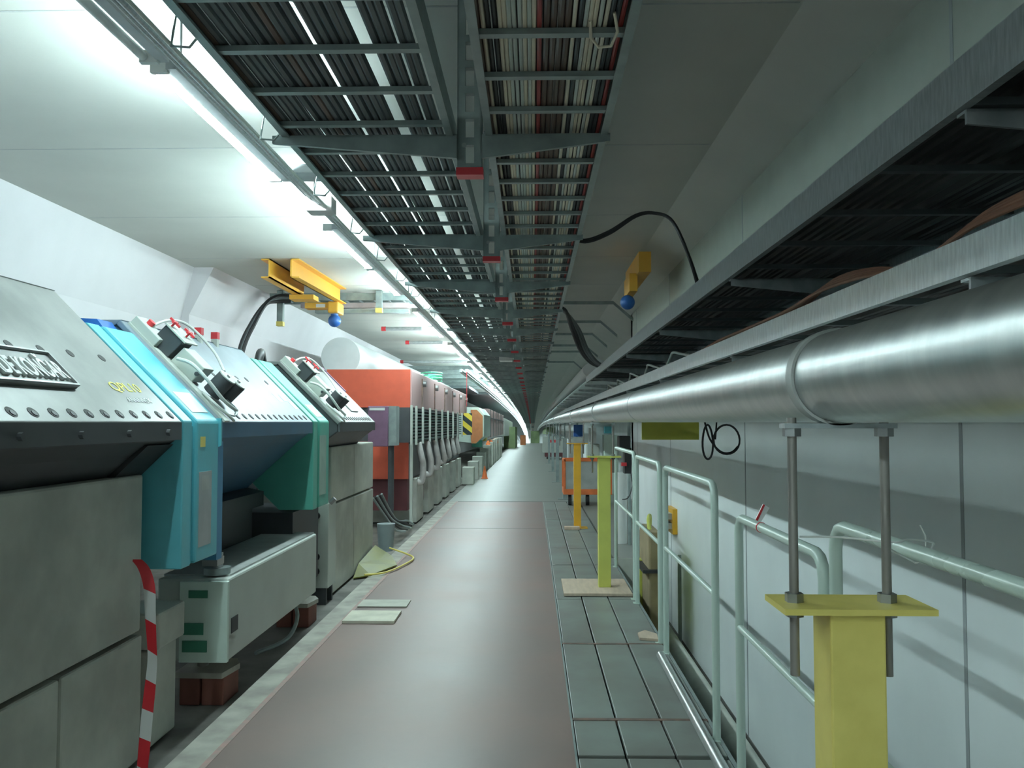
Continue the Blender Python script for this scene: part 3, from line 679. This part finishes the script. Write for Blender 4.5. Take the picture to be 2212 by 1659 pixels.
# nameplate
def plane_matrix(s, y, h):    # text local x -> +Y, local y -> up the slope
    ax = Vector((0, 1, 0)); ay = Vector((-R2, 0, R2)); az = Vector((R2, 0, R2))
    m = Matrix((ax, ay, az)).transposed().to_4x4(); m.translation = Vector(S(s, y, h)); return m
npz = MB().box(.175, .357, 2.44, 3.195, 0, .012, T=S).build('nameplate', M['magtop'], m1, bevel=.003, label='raised cast nameplate with maker lettering')
MB().box(.175, .183, 2.44, 3.195, .012, .024, T=S).box(.349, .357, 2.44, 3.195, .012, .024, T=S).box(.183, .349, 3.187, 3.195, .012, .024, T=S).build('rim', M['steel'], npz)
text_mesh('lettering', 'RADE KONČAR', .122, .006, M['white'], npz, plane_matrix(.212, 3.168, .018), xs=.55, bold=.003, align='RIGHT')
text_mesh('painted_number', 'QPL10', .075, .0006, mat('yellow_lettering', (.75, .72, .15), .6), m1, plane_matrix(.185, 3.50, .0015), xs=1.25)
text_mesh('painted_code', 'ANNNNSX', .042, .0006, M['white'], m1, plane_matrix(.118, 3.54, .0015), xs=1.05)
tagm = M['white']
for a in ((.20, .28, 5.86, 5.95), (.21, .27, 6.0, 6.06), (.13, .20, 6.08, 6.17)):
    MB().box(a[0], a[1], a[2], a[3], .0005, .002, T=S).build('paper_label', tagm, m2)
MB().box(.14, .26, 8.0, 8.3, 0, .01, T=S).build('nameplate', M['magtop'], m3)
# bolts hanging under edge of magnet 1
for k in range(6):
    MB().cyl((-1.59, 1.9 + .36 * k, 1.455), (-1.575, 1.9 + .36 * k, 1.455), .014, 8).build('bolt', M['magdark'], m1)
MB().extr([(-1.63, 1.40), (-1.66, 1.40), (-1.95, 1.14), (-1.92, 1.12)], 'y', 3.6, 3.86).build('under_bracket', M['black'], m1)

def casing(y0, y1, ym, z0, m, label, L=.645, xb=-2.0, mp=None):
    t = thing('coil_casing', label, 'casing', (-1.9, (y0 + y1) / 2, z0))
    xt = -1.6 - L * R2; zt = 1.505 + L * R2
    prof = [(-1.6, 1.505), (-1.6, z0), (xb + .15, z0), (xb - .25, 1.25), (xt - .3, 1.6), (xt - .18, zt), (xt, zt)]
    MB().prism(prof, ym + .06, y1).build('main_housing', m, t, bevel=.012)
    MB().prism([(x - .022 if i in (0, 1, 6) else x, z - (.024 if i in (0, 6) else 0)) for i, (x, z) in enumerate(prof)], ym, ym + .06).build('groove', m, t)
    MB().prism(prof, y0, ym).build('front_flange', m, t, bevel=.006)
    return t
c1 = casing(3.895, 4.345, 4.0, .83, M['teal'], 'teal painted coil casing between the nearest and middle magnets')
MB().box(.06, .20, 4.10, 4.30, .0, .003, T=SP(-1.6, 1.505)).build('white_label', M['white'], c1)
MB().box(-1.602, -1.5985, 4.09, 4.25, .90, 1.26).build('paper_sheet', mat('sheet_grey', (.40, .42, .42), .6), c1)
MB().box(-1.601, -1.598, 4.12, 4.22, 1.17, 1.24).build('photo_patch', M['panelgrey'], c1)
MB().box(-1.601, -1.598, 4.10, 4.16, 1.38, 1.43).build('yellow_sticker', M['yellow'], c1)
MB().prism([(-1.59, 1.52), (-1.59, 1.38), (-1.63, 1.36), (-1.70, 1.42), (-1.70, 1.52)], 4.342, 4.36).build('side_cover', M['teal'], c1)
MB().box(-1.68, -1.605, 4.345, 4.42, .80, 1.40).build('blue_post', M['tealb'], c1)
c2 = casing(6.24, 6.72, 6.36, .86, M['seag'], 'sea green coil casing between the middle and third magnets', L=.66)
MB().box(.05, .18, 6.46, 6.66, .0, .003, T=SP(-1.6, 1.505)).build('white_label', M['white'], c2)
MB().box(-1.601, -1.598, 6.42, 6.62, .95, 1.40).build('paper_sheet', mat('sheet_green', (.30, .42, .36), .6), c2)
# inner coil behind: dark green plate under magnet 2
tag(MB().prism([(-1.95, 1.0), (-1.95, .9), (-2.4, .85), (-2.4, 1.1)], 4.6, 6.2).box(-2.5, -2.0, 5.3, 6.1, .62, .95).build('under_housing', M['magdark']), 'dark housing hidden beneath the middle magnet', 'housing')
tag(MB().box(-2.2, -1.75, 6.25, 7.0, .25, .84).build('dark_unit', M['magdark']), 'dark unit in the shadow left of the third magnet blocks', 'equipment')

def valve_set(y, label, k=1.0):
    t = thing('valve_assembly', label, 'valve assembly', S(.4, y + .2, 0))
    q = lambda mb, n, m, par=None, **kw: mb.build(n, m, par or t, **kw)
    q(MB().box(.55, .73, y, y + .12, 0, .06, T=S), 'mounting_bracket', M['boxgrey'], bevel=.004)
    q(MB().box(.0, .73, y - .01, y + .06, 0, .012, T=S), 'back_strip', M['boxgrey'])
    vb = q(MB().box(.47, .60, y + .04, y + .18, .01, .13, T=S), 'valve_box', M['magdark'], bevel=.004)
    q(MB().box(.455, .605, y + .03, y + .20, .13, .138, T=S), 'lid', M['boxgrey'], vb)
    for dy, ds in ((.06, .58), (.13, .51)):
        q(MB().cyl((ds, y + dy, .138), (ds, y + dy, .165), .006, 8, T=S).box(ds - .035, ds + .035, y + dy - .006, y + dy + .006, .160, .172, T=S).box(ds - .006, ds + .006, y + dy - .03, y + dy + .03, .160, .172, T=S), 'valve_handle', M['redp'])
    q(MB().cyl((.67, y + .06, .06), (.67, y + .06, .085), .02, 10, T=S), 'knob', M['redp'])
    jb = q(MB().box(.29, .45, y + .05, y + .19, .01, .11, T=S), 'junction_box', M['boxgrey'], bevel=.005)
    q(MB().cyl((.30, y + .045, .06), (.30, y + .05, .06), .012, 10, T=S), 'port', M['magdark'], jb)
    for dy, ds in ((.15, .20), (.24, .165)):
        c = q(MB().cyl((ds, y + dy, .02), (ds, y + dy, .14), .052, 24, T=S), 'solenoid', M['magdark'])
        q(MB().cyl((ds, y + dy, .14), (ds, y + dy, .146), .050, 24, T=S), 'cap', M['boxgrey'], c)
        q(MB().cyl((ds, y + dy, .146), (ds, y + dy, .156), .010, 10, T=S), 'nut', M['steel'], c)
    hp = sp([S(.66, y + .08, .07), S(.65, y + .16, .13), S(.60, y + .28, .16), S(.42, y + .33, .15), S(.25, y + .20, .14)])
    q(MB().tube(hp, .008, 8), 'hose', M['hose'])
    hp = sp([S(.42, y + .02, .05), S(.34, y - .0, .09), S(.22, y + .0, .09), S(.10, y + .07, .06), S(.05, y + .20, .04)])
    q(MB().tube(hp, .010, 8), 'hose', M['hose'])
    hp = sp([S(.20, y + .03, .02), S(.10, y + .01, .03), S(.02, y + .08, .02), S(.0, y + .12, .01)])
    q(MB().tube(hp, .008, 8), 'hose', M['hose'])
    for j in range(3):
        q(MB().tube(sp([S(.12, y + .10 + .03 * j, .05), S(.06, y + .18 + .02 * j, .04), S(.02, y + .14, .03), S(.04, y + .08, .02)]), .005, 6), 'wire', M['galv_d'])
    return t
valve_set(4.42, 'valves with red handles, dark solenoids and white hose on the middle magnet')
valve_set(7.12, 'valves with red handles and dark solenoids on the third magnet')
for y in (5.38, 5.66):
    t = thing('coil_terminal', 'grey terminal stub with red cap on the middle magnet, %s' % ('nearer one' if y < 5.5 else 'farther one'), 'terminal', (-2.12, y, 2.02))
    MB().box(-2.14, -2.10, y - .02, y + .02, 1.98, 2.055).build('stub', M['boxgrey'], t); MB().box(-2.142, -2.098, y - .022, y + .022, 2.055, 2.10).build('cap', M['redp'], t)
t = thing('coil_hump', 'dark cable hump behind the top of the sea green casing', 'cable', (-2.3, 6.9, 2.05))
MB().tube(sp([(-2.18, 6.75, 1.98), (-2.18, 6.8, 2.05), (-2.22, 6.95, 2.06), (-2.25, 7.09, 1.98)]), .035, 10).build('cable', M['black'], t)
tag(MB().prism([(-2.135, 1.97), (-2.17, 2.015), (-2.5, 2.03), (-2.5, 1.9)], 4.20, 4.352).build('blue_cover', M['blue']), 'blue end cover on top of the middle magnet', 'cover')

# support girder under magnet 2
gb = thing('support_girder', 'long grey box girder with pale end between the concrete blocks', 'girder', (-1.8, 5.4, .24))
MB().box(-1.98, -1.60, 4.52, 6.36, .245, .675).build('body', M['boxgrey'], gb, bevel=.012)
MB().box(-1.85, -1.595, 4.49, 4.52, .245, .665).build('end_plate', M['boxpale'], gb, bevel=.004)
for a_ in ((-1.83, -1.70, .30, .36), (-1.83, -1.72, .39, .45), (-1.80, -1.70, .58, .62)): MB().box(a_[0], a_[1], 4.484, 4.49, a_[2], a_[3]).build('green_label', M['green'], gb)
MB().box(-1.602, -1.596, 4.56, 4.66, .38, .46).build('hole_shade', M['dark'], gb)  # dark box on the girder face, colour stands in for a shaded opening
MB().box(-1.98, -1.62, 4.6, 6.36, .675, .685).build('top_plate', M['panelgrey'], gb)
jk = thing('jack', 'steel jack between the girder and the blue post', 'jack', (-1.7, 4.6, .685))
MB().cyl((-1.70, 4.62, .685), (-1.70, 4.62, .72), .07, 18).build('base', M['galv_d'], jk); MB().cyl((-1.70, 4.62, .72), (-1.70, 4.62, .80), .03, 14).build('screw', M['steel'], jk)
MB().box(-1.70, -1.62, 4.40, 4.50, .76, .80).build('foot', M['steel'], jk)
for i, (y, lab) in enumerate(((4.75, 'red brick pier with pale mortar pad under the near end of the girder'), (6.5, 'red brick pier with pale pad under the far end of the girder'))):
    t = thing('brick_pier', lab, 'pier', (-1.78, y, 0))
    MB().box(-1.90, -1.79, y - .12, y + .12, -.02, .13).box(-1.78, -1.66, y - .12, y + .12, -.02, .13).build('bricks', M['brick'], t, bevel=.005)
    MB().extr([(-1.92, y - .14), (-1.66, y - .15), (-1.63, y + .05), (-1.68, y + .15), (-1.92, y + .14)], 'z', .13, .16).build('pad', M['palefloor'], t)
    MB().cyl((-1.82, y, .16), (-1.82, y, .245), .03, 12).build('screw', M['rod'], t)
tag(MB().tube(sp([(-1.75, 6.2, .26), (-1.68, 6.15, .12), (-1.68, 5.9, .02), (-1.8, 5.6, .0)]), .014, 8).build('grey_hose', M['galv_d']), 'grey hose dropping from the girder to the floor', 'hose')
# equipment left of the second block
eq = thing('connection_box', 'narrow grey connection box left of the third magnet blocks', 'box', (-1.75, 7.25, .1))
MB().box(-1.86, -1.70, 7.15, 7.42, .12, .82).build('body', M['boxgrey'], eq, bevel=.006)
for z in (.72, .38, .26): MB().cyl((-1.80, 7.13, z), (-1.80, 7.15, z), .03, 14).build('socket', M['black'], eq)
MB().cyl((-1.70, 7.2, .82), (-1.66, 7.2, .86), .02, 8).build('fitting', M['steel'], eq)
for y in (7.18, 7.38): MB().box(-1.84, -1.72, y - .02, y + .02, -.02, .12).build('leg', M['magdark'], eq)

# hanging striped tape
tp = [(-1.735, .90), (-1.70, .86), (-1.675, .78), (-1.668, .66), (-1.66, .55), (-1.655, .46), (-1.662, .36), (-1.672, .25), (-1.68, .14), (-1.69, .004)]
mb = MB(); wv = []
P2 = sp([(a, 0, b) for a, b in tp], 5)
vs = []
for i, (x, _, z) in enumerate(P2):
    tw = .25 * math.sin(i * .21)
    wd = .024
    vs += [(x - wd * math.cos(tw), 3.74 - wd * math.sin(tw), z), (x + wd * math.cos(tw), 3.74 + wd * math.sin(tw), z)]
    vs += [(x + wd * math.cos(tw), 3.7412 + wd * math.sin(tw), z), (x - wd * math.cos(tw), 3.7412 - wd * math.sin(tw), z)]
n = len(P2)
fs = [(0, 1, 2, 3), (4 * n - 1, 4 * n - 2, 4 * n - 3, 4 * n - 4)]
for i in range(n - 1):
    for j in range(4):
        a = 4 * i + j; b = 4 * i + (j + 1) % 4; fs.append((a, b, b + 4, a + 4))
mb._add(vs, fs, True)
tag(mb.build('barrier_tape', M['tape']), 'red and white striped barrier tape hanging from the nearest concrete block', 'tape')

# floor items near block 2
tag(MB().box(-1.42, -1.03, 6.42, 6.78, .002, .022).build('wood_plank', mat('pale_wood', (.60, .58, .47), .7)), 'pale wooden plank on the red floor, nearer of two', 'plank')
tag(MB().box(-1.42, -1.02, 6.98, 7.24, .002, .012).build('wood_plank', mat('grey_wood', (.45, .45, .39), .7)), 'greyish plank on the red floor, farther of two', 'plank')
pan = thing('yellow_sheet', 'crumpled yellow plastic sheet with cable at the foot of the blocks', 'sheet', (-1.55, 8.8, 0))
MB()._add([(-1.73, 8.3, .0), (-1.58, 8.4, .012), (-1.40, 8.9, .03), (-1.52, 9.3, .06), (-1.72, 9.4, .16), (-1.74, 8.6, .09), (-1.73, 8.3, -.01), (-1.58, 8.4, .0), (-1.40, 8.9, .018), (-1.52, 9.3, .045), (-1.72, 9.4, .145), (-1.74, 8.6, .075)],
    [(0, 1, 5), (1, 2, 5), (2, 3, 5), (3, 4, 5), (6, 11, 7), (7, 11, 8), (8, 11, 9), (9, 11, 10), (0, 6, 7, 1), (1, 7, 8, 2), (2, 8, 9, 3), (3, 9, 10, 4), (4, 10, 11, 5), (5, 11, 6, 0)]).build('sheet', mat('olive_yellow', (.15, .15, .02), .5), pan)
tag(MB().tube(sp([(-1.62, 8.3, .03), (-1.45, 8.5, .02), (-1.33, 9.0, .02), (-1.30, 9.4, .02), (-1.42, 9.6, .04), (-1.6, 9.6, .10)]), .010, 8).build('yellow_cable', M['yellow']), 'yellow cable looping onto the floor by the yellow sheet', 'cable')
bk = thing('bucket', 'bluish grey plastic tub beside the third magnet blocks', 'bucket', (-1.68, 9.9, 0))
MB().tube([(-1.68, 9.85, .03), (-1.68, 9.85, .12), (-1.68, 9.85, .34)], .1, 20, radii=[.08, .09, .105]).build('body', mat('tub_grey', (.22, .27, .28), .5), bk)
MB().ring((-1.68, 9.85, .34), .1, .0, .0).build  # noop
for i in range(5):
    tag(MB().tube(sp([(-1.9, 10.2 + .15 * i, .6), (-1.8, 10.5 + .2 * i, .35 - .03 * i), (-1.72, 10.8 + .25 * i, .15), (-1.66, 11.2 + .2 * i, .08)]), .014, 7).build('dark_cable', M['black'] if i % 2 else M['galv_d']), nth(i + 1) + ' dark cable between third magnet and red magnet', 'cable', 'cable tangle before the red magnet')

# ------------------------------------------------------------------ the red dipole
rd_ = thing('red_magnet', 'long red box magnet with pinkish side and row of hoses', 'magnet', (-2.3, 16, 0))
MB().box(-3.0, -1.78, 12.42, 12.46, 1.72, 2.275).box(-3.0, -1.80, 12.42, 12.46, .68, 1.22).build('front_plate', M['red'], rd_)
MB().box(-3.0, -1.76, 12.46, 23.0, 1.72, 2.27).build('upper_body', M['pink'], rd_, bevel=.01)
MB().box(-3.0, -1.80, 12.46, 21.0, .68, 1.72).build('core', M['magdark'], rd_)
MB().box(-2.9, -1.82, 12.5, 20.8, .22, .68).build('lower_body', M['darkred'], rd_)
for k in range(6):
    y = 13.6 + 1.75 * k
    MB().box(-1.76, -1.745, y - .02, y + .02, 1.74, 2.2).build('side_rib', M['rust'], rd_)
    MB().cyl((-1.76, y + .1, 2.12), (-1.70, y + .1, 2.12), .05, 12).build('fitting', M['steel'], rd_)
rk = thing('busbar_rack', 'dark busbar rack of stacked strips and grey uprights on the red magnet', 'rack', (-1.7, 16, 1.2))
for j in range(10):
    z = 1.24 + .047 * j
    MB().box(-1.95, -1.69, 11.95, 20.4, z, z + .022).build('strip', M['magdark'] if j % 2 else mat('dark_green_bar%d' % j, (.04, .09, .08), .5), rk)
MB().box(-1.98, -1.70, 11.9, 12.0, 1.22, 1.71).build('end_board', M['magdark'], rk)
ups = [11.86, 12.35, 13.1, 14.0, 14.9, 15.9, 17.0, 18.1, 19.2, 20.4]
for y in ups:
    MB().box(-1.69, -1.66, y - .03, y + .03, 1.18, 1.74).build('upright', M['boxgrey'], rk)
MB().box(-1.72, -1.68, 12.0, 12.06, .02, 1.2).build('leg', M['boxgrey'], rk)
pb = thing('purple_box', 'dark purple cabinet with white label in front of the red magnet', 'cabinet', (-2.0, 11.0, 1.2))
MB().box(-2.12, -1.86, 11.0, 11.3, 1.19, 1.71).build('body', M['purple'], pb, bevel=.01)
MB().box(-1.86, -1.76, 11.05, 11.3, 1.20, 1.71).build('side', M['galv_d'], pb)
MB().box(-2.10, -1.90, 10.995, 11.0, 1.655, 1.69).build('label', M['white'], pb)
tag(MB().cyl((-1.85, 11.2, .3), (-1.85, 11.2, 1.2), .04, 10).build('dark_pipe', M['magdark']), 'dark vertical pipe below the purple cabinet', 'pipe')
for k in range(7):
    y = 12.9 + 1.05 * k
    zb = .62 + .05 * k if k < 5 else .95
    tag(MB().tube(sp([(-1.72, y, 1.20), (-1.68, y + .03, 1.0), (-1.66, y + .10, .85), (-1.68, y + .15, zb), (-1.76, y + .12, zb - .02)]), .05, 10).build('fabric_hose', M['hosew']), nth(k + 1) + ' pale curved hose hanging under the busbar rack', 'hose', 'pale hoses under the busbar rack')
for k in range(6):
    y = 12.9 + 1.45 * k
    block(y, y + .8, 0, .66, -1.74, -2.5, nth(k + 1) + ' concrete pier beneath the long red magnet', group='piers under the red magnet', name='concrete_pier')
tk = thing('white_tank', 'long white cylinder lying on the red magnet', 'tank', (-2.89, 12.8, 2.2))
MB().tube([(-2.89, 12.82, 2.49)] + [(-2.89, y, 2.49) for y in (18, 24, 28)], .295, 40).build('shell', M['tank'], tk)
for y in (14.5, 18.5, 22.5):
    MB().box(-3.1, -2.7, y, y + .08, 2.2, 2.26).build('saddle', M['galv_d'], tk)
MB().box(.44, .78, 8.69, 8.72, -.02, .01, T=S).box(.74, .78, 8.60, 8.70, .0, .012, T=S).build('edge_strip', M['purple'], m3)
tag(MB().tube(sp(loopc(-1.9, 2.36, .18, .0, 16.5)) if False else [(-1.95 + .2 * math.cos(a * .5), 16.5 + .5 * math.sin(a * .5), 2.31 + .004 * a) for a in range(40)], .012, 6).build('green_rope', mat('green_rope', (.08, .50, .30), .5)), 'coil of green rope on top of the red magnet', 'rope')
tag(MB().cyl((-1.55, 20.2, 1.9), (-1.55, 20.2, 2.75), .006, 6).build('red_string', M['redp']), 'thin red cord hanging at the end of the red magnet', 'cord')

# far magnets and pillars
hz = thing('hazard_post', 'board with black and yellow hazard stripes past the red magnet', 'sign', (-1.65, 22, 1.15))
MB().box(-1.80, -1.55, 22.0, 22.03, 1.20, 1.76).build('board', M['hazard'], hz); MB().box(-1.8, -1.6, 22.03, 22.3, 1.25, 1.7).build('back_box', M['magdark'], hz)
om = thing('orange_magnet', 'orange ended magnet just past the hazard stripes', 'magnet', (-1.8, 26, .9))
MB().extr([(-1.80, 1.15), (-1.80, 1.90), (-1.62, 1.90), (-1.45, 1.72), (-1.45, 1.12), (-1.65, .92), (-1.78, .92)], 'y', 25.0, 25.05).build('end_face', mat('orange_end', (.52, .20, .08), .5), om)
MB().extr([(-2.4, 1.0), (-2.4, 1.98), (-1.60, 1.98), (-1.42, 1.76), (-1.42, 1.12), (-1.65, .92)], 'y', 25.05, 29.0).build('body', M['boxpale'], om)
MB().box(-1.8, -1.5, 25.5, 25.8, .80, 1.0).build('green_cover', M['seag'], om)
pm = thing('far_magnet', 'pinkish magnet beyond the orange one', 'magnet', (-1.9, 38, 1))
MB().box(-2.6, -1.62, 32, 48, 1.0, 2.08).build('body', M['pink'], pm, bevel=.02); MB().box(-2.5, -1.60, 32, 48, 1.72, 1.76).build('band', M['magdark'], pm)
for k in range(6): MB().box(-1.62, -1.6, 33 + 2.5 * k, 33.1 + 2.5 * k, 1.0, 2.08).build('seam', M['magdark'], pm)
gm2 = thing('far_magnet', 'grey magnet farthest along the left row', 'magnet', (-1.9, 55, 1))
MB().box(-2.6, -1.62, 50, 70, .9, 1.95).build('body', M['boxgrey'], gm2)
for k in range(12):
    y = 21.0 + 1.75 * k; z = .42 + min(.5, .07 * k)
    block(y, y + .5, 0, z, -1.44, -1.72, 'nearest low concrete pillar past the red magnet' if k == 0 else nth(k + 1) + ' low concrete pillar past the red magnet', name='concrete_pillar', group='far concrete pillars')
for k in range(4):
    y = 30 + 2.2 * k
    cn = thing('orange_valve', nth(k + 1) + ' small orange red fitting under the pinkish far magnet', 'fitting', (-1.55, y, .75 - drop(y)), 'orange fittings under the far magnet')
    MB().tube([(-1.55, y, .72), (-1.55, y, .80), (-1.55, y, .92)], .1, 10, radii=[.10, .08, .03]).build('body', M['orange'], cn)
cn = thing('traffic_cone', 'small orange red cone standing by the pale pillars', 'cone', (-1.32, 21.6, 0))
MB().tube([(-1.30, 23.4, .02), (-1.30, 23.4, .16), (-1.30, 23.4, .34)], .1, 12, radii=[.075, .05, .015]).build('cone_body', M['orange'], cn)
MB().box(-1.39, -1.21, 23.31, 23.49, .001, .02).build('base', M['orange'], cn)
tag(MB().box(-1.7, -1.5, 27.5, 28.5, .95, 1.12).build('yellow_box', M['yellow']), 'yellow box on the far concrete pillars', 'box')
tag(MB().box(-2.0, -1.2, 60, 68, .0, 1.5).build('green_machine', M['fargreen']), 'mossy green machine on the left where the tunnel fades', 'machine')
tag(MB().box(-.2, 1.0, 120, 124, .0, 1.7).build('green_machine', M['fargreen']), 'yellow green machine at the far centre of the tunnel', 'machine')
tag(MB().box(.9, 1.49, 55, 75, 1.0, 1.45).build('green_cover', M['fargreen']), 'greenish cover on the far right wall', 'cover')
tag(MB().box(-1.1, -.6, 78, 79, 0, .9).build('orange_box', mat('rust_orange', (.45, .16, .06), .6)), 'rusty orange box at the far end of the walkway', 'box')

# ------------------------------------------------------------------ left overhead items
cr = thing('crane_beam', 'yellow twin channel crane beam with blue motor under the left ceiling', 'crane', (-2.5, 9.3, CZ))
def chan(p0, p1, z0, z1, w_, face):
    mb = MB(); (xa, ya), (xb_, yb) = p0, p1
    def T(u, v, z): return (xa + (xb_ - xa) * v + u, ya + (yb - ya) * v, z)
    mb.box(-.008, .008, 0, 1, z0, z1, T=T).box(-.008 if face > 0 else -w_, w_ if face > 0 else .008, 0, 1, z1 - .014, z1, T=T).box(-.008 if face > 0 else -w_, w_ if face > 0 else .008, 0, 1, z0, z0 + .014, T=T)
    return mb
chan((-2.88, 9.25), (-2.88, 10.65), 3.08, 3.29, .09, -1).build('beam', M['crane'], cr, dz=False)
chan((-2.64, 9.25), (-2.58, 11.35), 3.08, 3.29, .09, 1).build('beam', M['crane'], cr, dz=False)
MB().box(-3.00, -2.70, 10.45, 10.7, 3.02, 3.078).build('cross_plate', M['crane'], cr)
MB().box(-2.98, -2.67, 11.1, 11.3, 2.995, 3.07).build('trolley_bar', M['crane'], cr)
MB().box(-2.67, -2.53, 11.05, 11.4, 2.93, 3.08).build('trolley_head', M['crane'], cr, bevel=.02)
MB().box(-2.83, -2.71, 11.09, 11.1, 3.005, 3.05).build('white_label', M['white'], cr)
MB().sphere((-2.61, 11.2, 2.84), .085).cyl((-2.61, 11.2, 2.90), (-2.61, 11.2, 2.94), .05, 12).build('motor', M['blue'], cr)
xt_ = thing('cross_tray', 'grey tray with rungs crossing below the ceiling behind the yellow crane', 'cable tray', (-2.3, 12.0, 2.9))
MB().box(-3.60, -1.65, 11.6, 11.62, 3.17, 3.27).box(-3.6, -1.65, 11.98, 12.0, 3.17, 3.27).build('side_rail', M['galv_d'], xt_)
for k in range(9): MB().box(-3.4 + .2 * k, -3.38 + .2 * k, 11.62, 11.98, 3.18, 3.20).build('rung', M['galv_d'], xt_)
MB().box(-3.2, -1.7, 11.7, 11.78, 3.08, 3.15).build('pinkish_pipe', mat('pink_grey', (.50, .42, .42), .5), xt_)
MB().box(-3.0, -1.7, 11.7, 11.85, 3.01, 3.06).build('lower_channel', M['galv_d'], xt_)
for x_, zb, lab in ((-3.43, 2.84, 'hanger'), (-2.08, 3.02, 'hanger')):
    MB().box(x_ - .04, x_ + .04, 11.5, 11.58, zb, CZ - .01).build('hanger', M['galv_d'], xt_)
    MB().box(x_ - .045, x_ + .045, 11.495, 11.585, zb - .03, zb + .03).build('yellow_cap', M['yellow'], xt_)
for i in range(3):
    tag(MB().tube(sp([(-3.3, 11.55, 3.22 - .03 * i), (-3.45, 11.45, 3.20 - .03 * i), (-3.56, 11.3, 3.08), (-3.64 - .02 * i, 11.1, 2.8), (-3.76 - .02 * i, 11.0, 2.42), (-3.84, 10.9, 1.7)]), .03, 8).build('wall_cable', M['black'] if i != 1 else M['c_slate']), ['outer black', 'middle slate grey', 'inner black'][i] + ' thick cable dropping down the left wall behind the crane', 'cable', 'dark cables down the left wall')
for i, (y, x0_, x1_, z) in enumerate(((15.4, -2.70, -2.0, 3.2), (18.0, -2.65, -1.9, 3.2), (21.5, -3.3, -1.6, 3.05))):
    t = thing('capped_pipe', ['short horizontal pipe with red end under the ceiling, nearest of three', 'short horizontal pipe with red end under the ceiling, middle of three', 'long horizontal pipe with red end under the ceiling, farthest of three'][i], 'pipe', (x0_, y, z))
    MB().cyl((x0_, y, z), (x1_, y, z), .035, 12).build('pipe_body', M['galv'], t); MB().cyl((x0_ - .03, y, z), (x0_ + .05, y, z), .042, 12).build('red_end', M['redp'], t)
for k in range(8):
    y = 23 + 1.6 * k
    tag(MB().box(-3.6, -1.6, y, y + .12, 2.95 - .03 * (k % 3), 3.05).build('ceiling_beam', M['galv_d']), nth(k + 1) + ' dark beam crossing the ceiling above the far magnets', 'beam', 'beams above the far magnets')
for i, x_ in enumerate((-1.72, -1.58)):
    tag(MB().prism([(x_ - .03, 2.72), (x_ + .03, 2.72), (x_ + .03, 2.80), (x_ - .03, 2.80)], 20.5, 160, long=True).build('cable_duct', M['galv_d']), ['pale square duct left of the far lamps, outer one', 'pale square duct left of the far lamps, inner one'][i], 'duct')
wbx = thing('hanging_box', 'white box hanging under the ceiling tray mid tunnel', 'box', (-.45, 14.2, 2.5))
MB().box(-.55, -.33, 14.1, 14.4, 2.52, 2.68).build('body', M['white'], wbx, bevel=.01); MB().cyl((-.42, 14.2, 2.68), (-.42, 14.2, 2.8), .01, 6).build('stem', M['white'], wbx)
tag(MB().prism([(-3.55, 2.78), (-1.85, 2.78), (-1.85, 2.90), (-3.55, 2.90)], 36.5, 260, long=True).prism([(-3.55, 2.80), (-2.3, 2.80), (-2.3, 2.90), (-3.55, 2.90)], 31, 36.5, long=True).build('wide_duct', mat('duct_blue_grey', (.17, .21, .22), .5)), 'wide dark blue grey duct below the ceiling above the far magnets', 'duct')
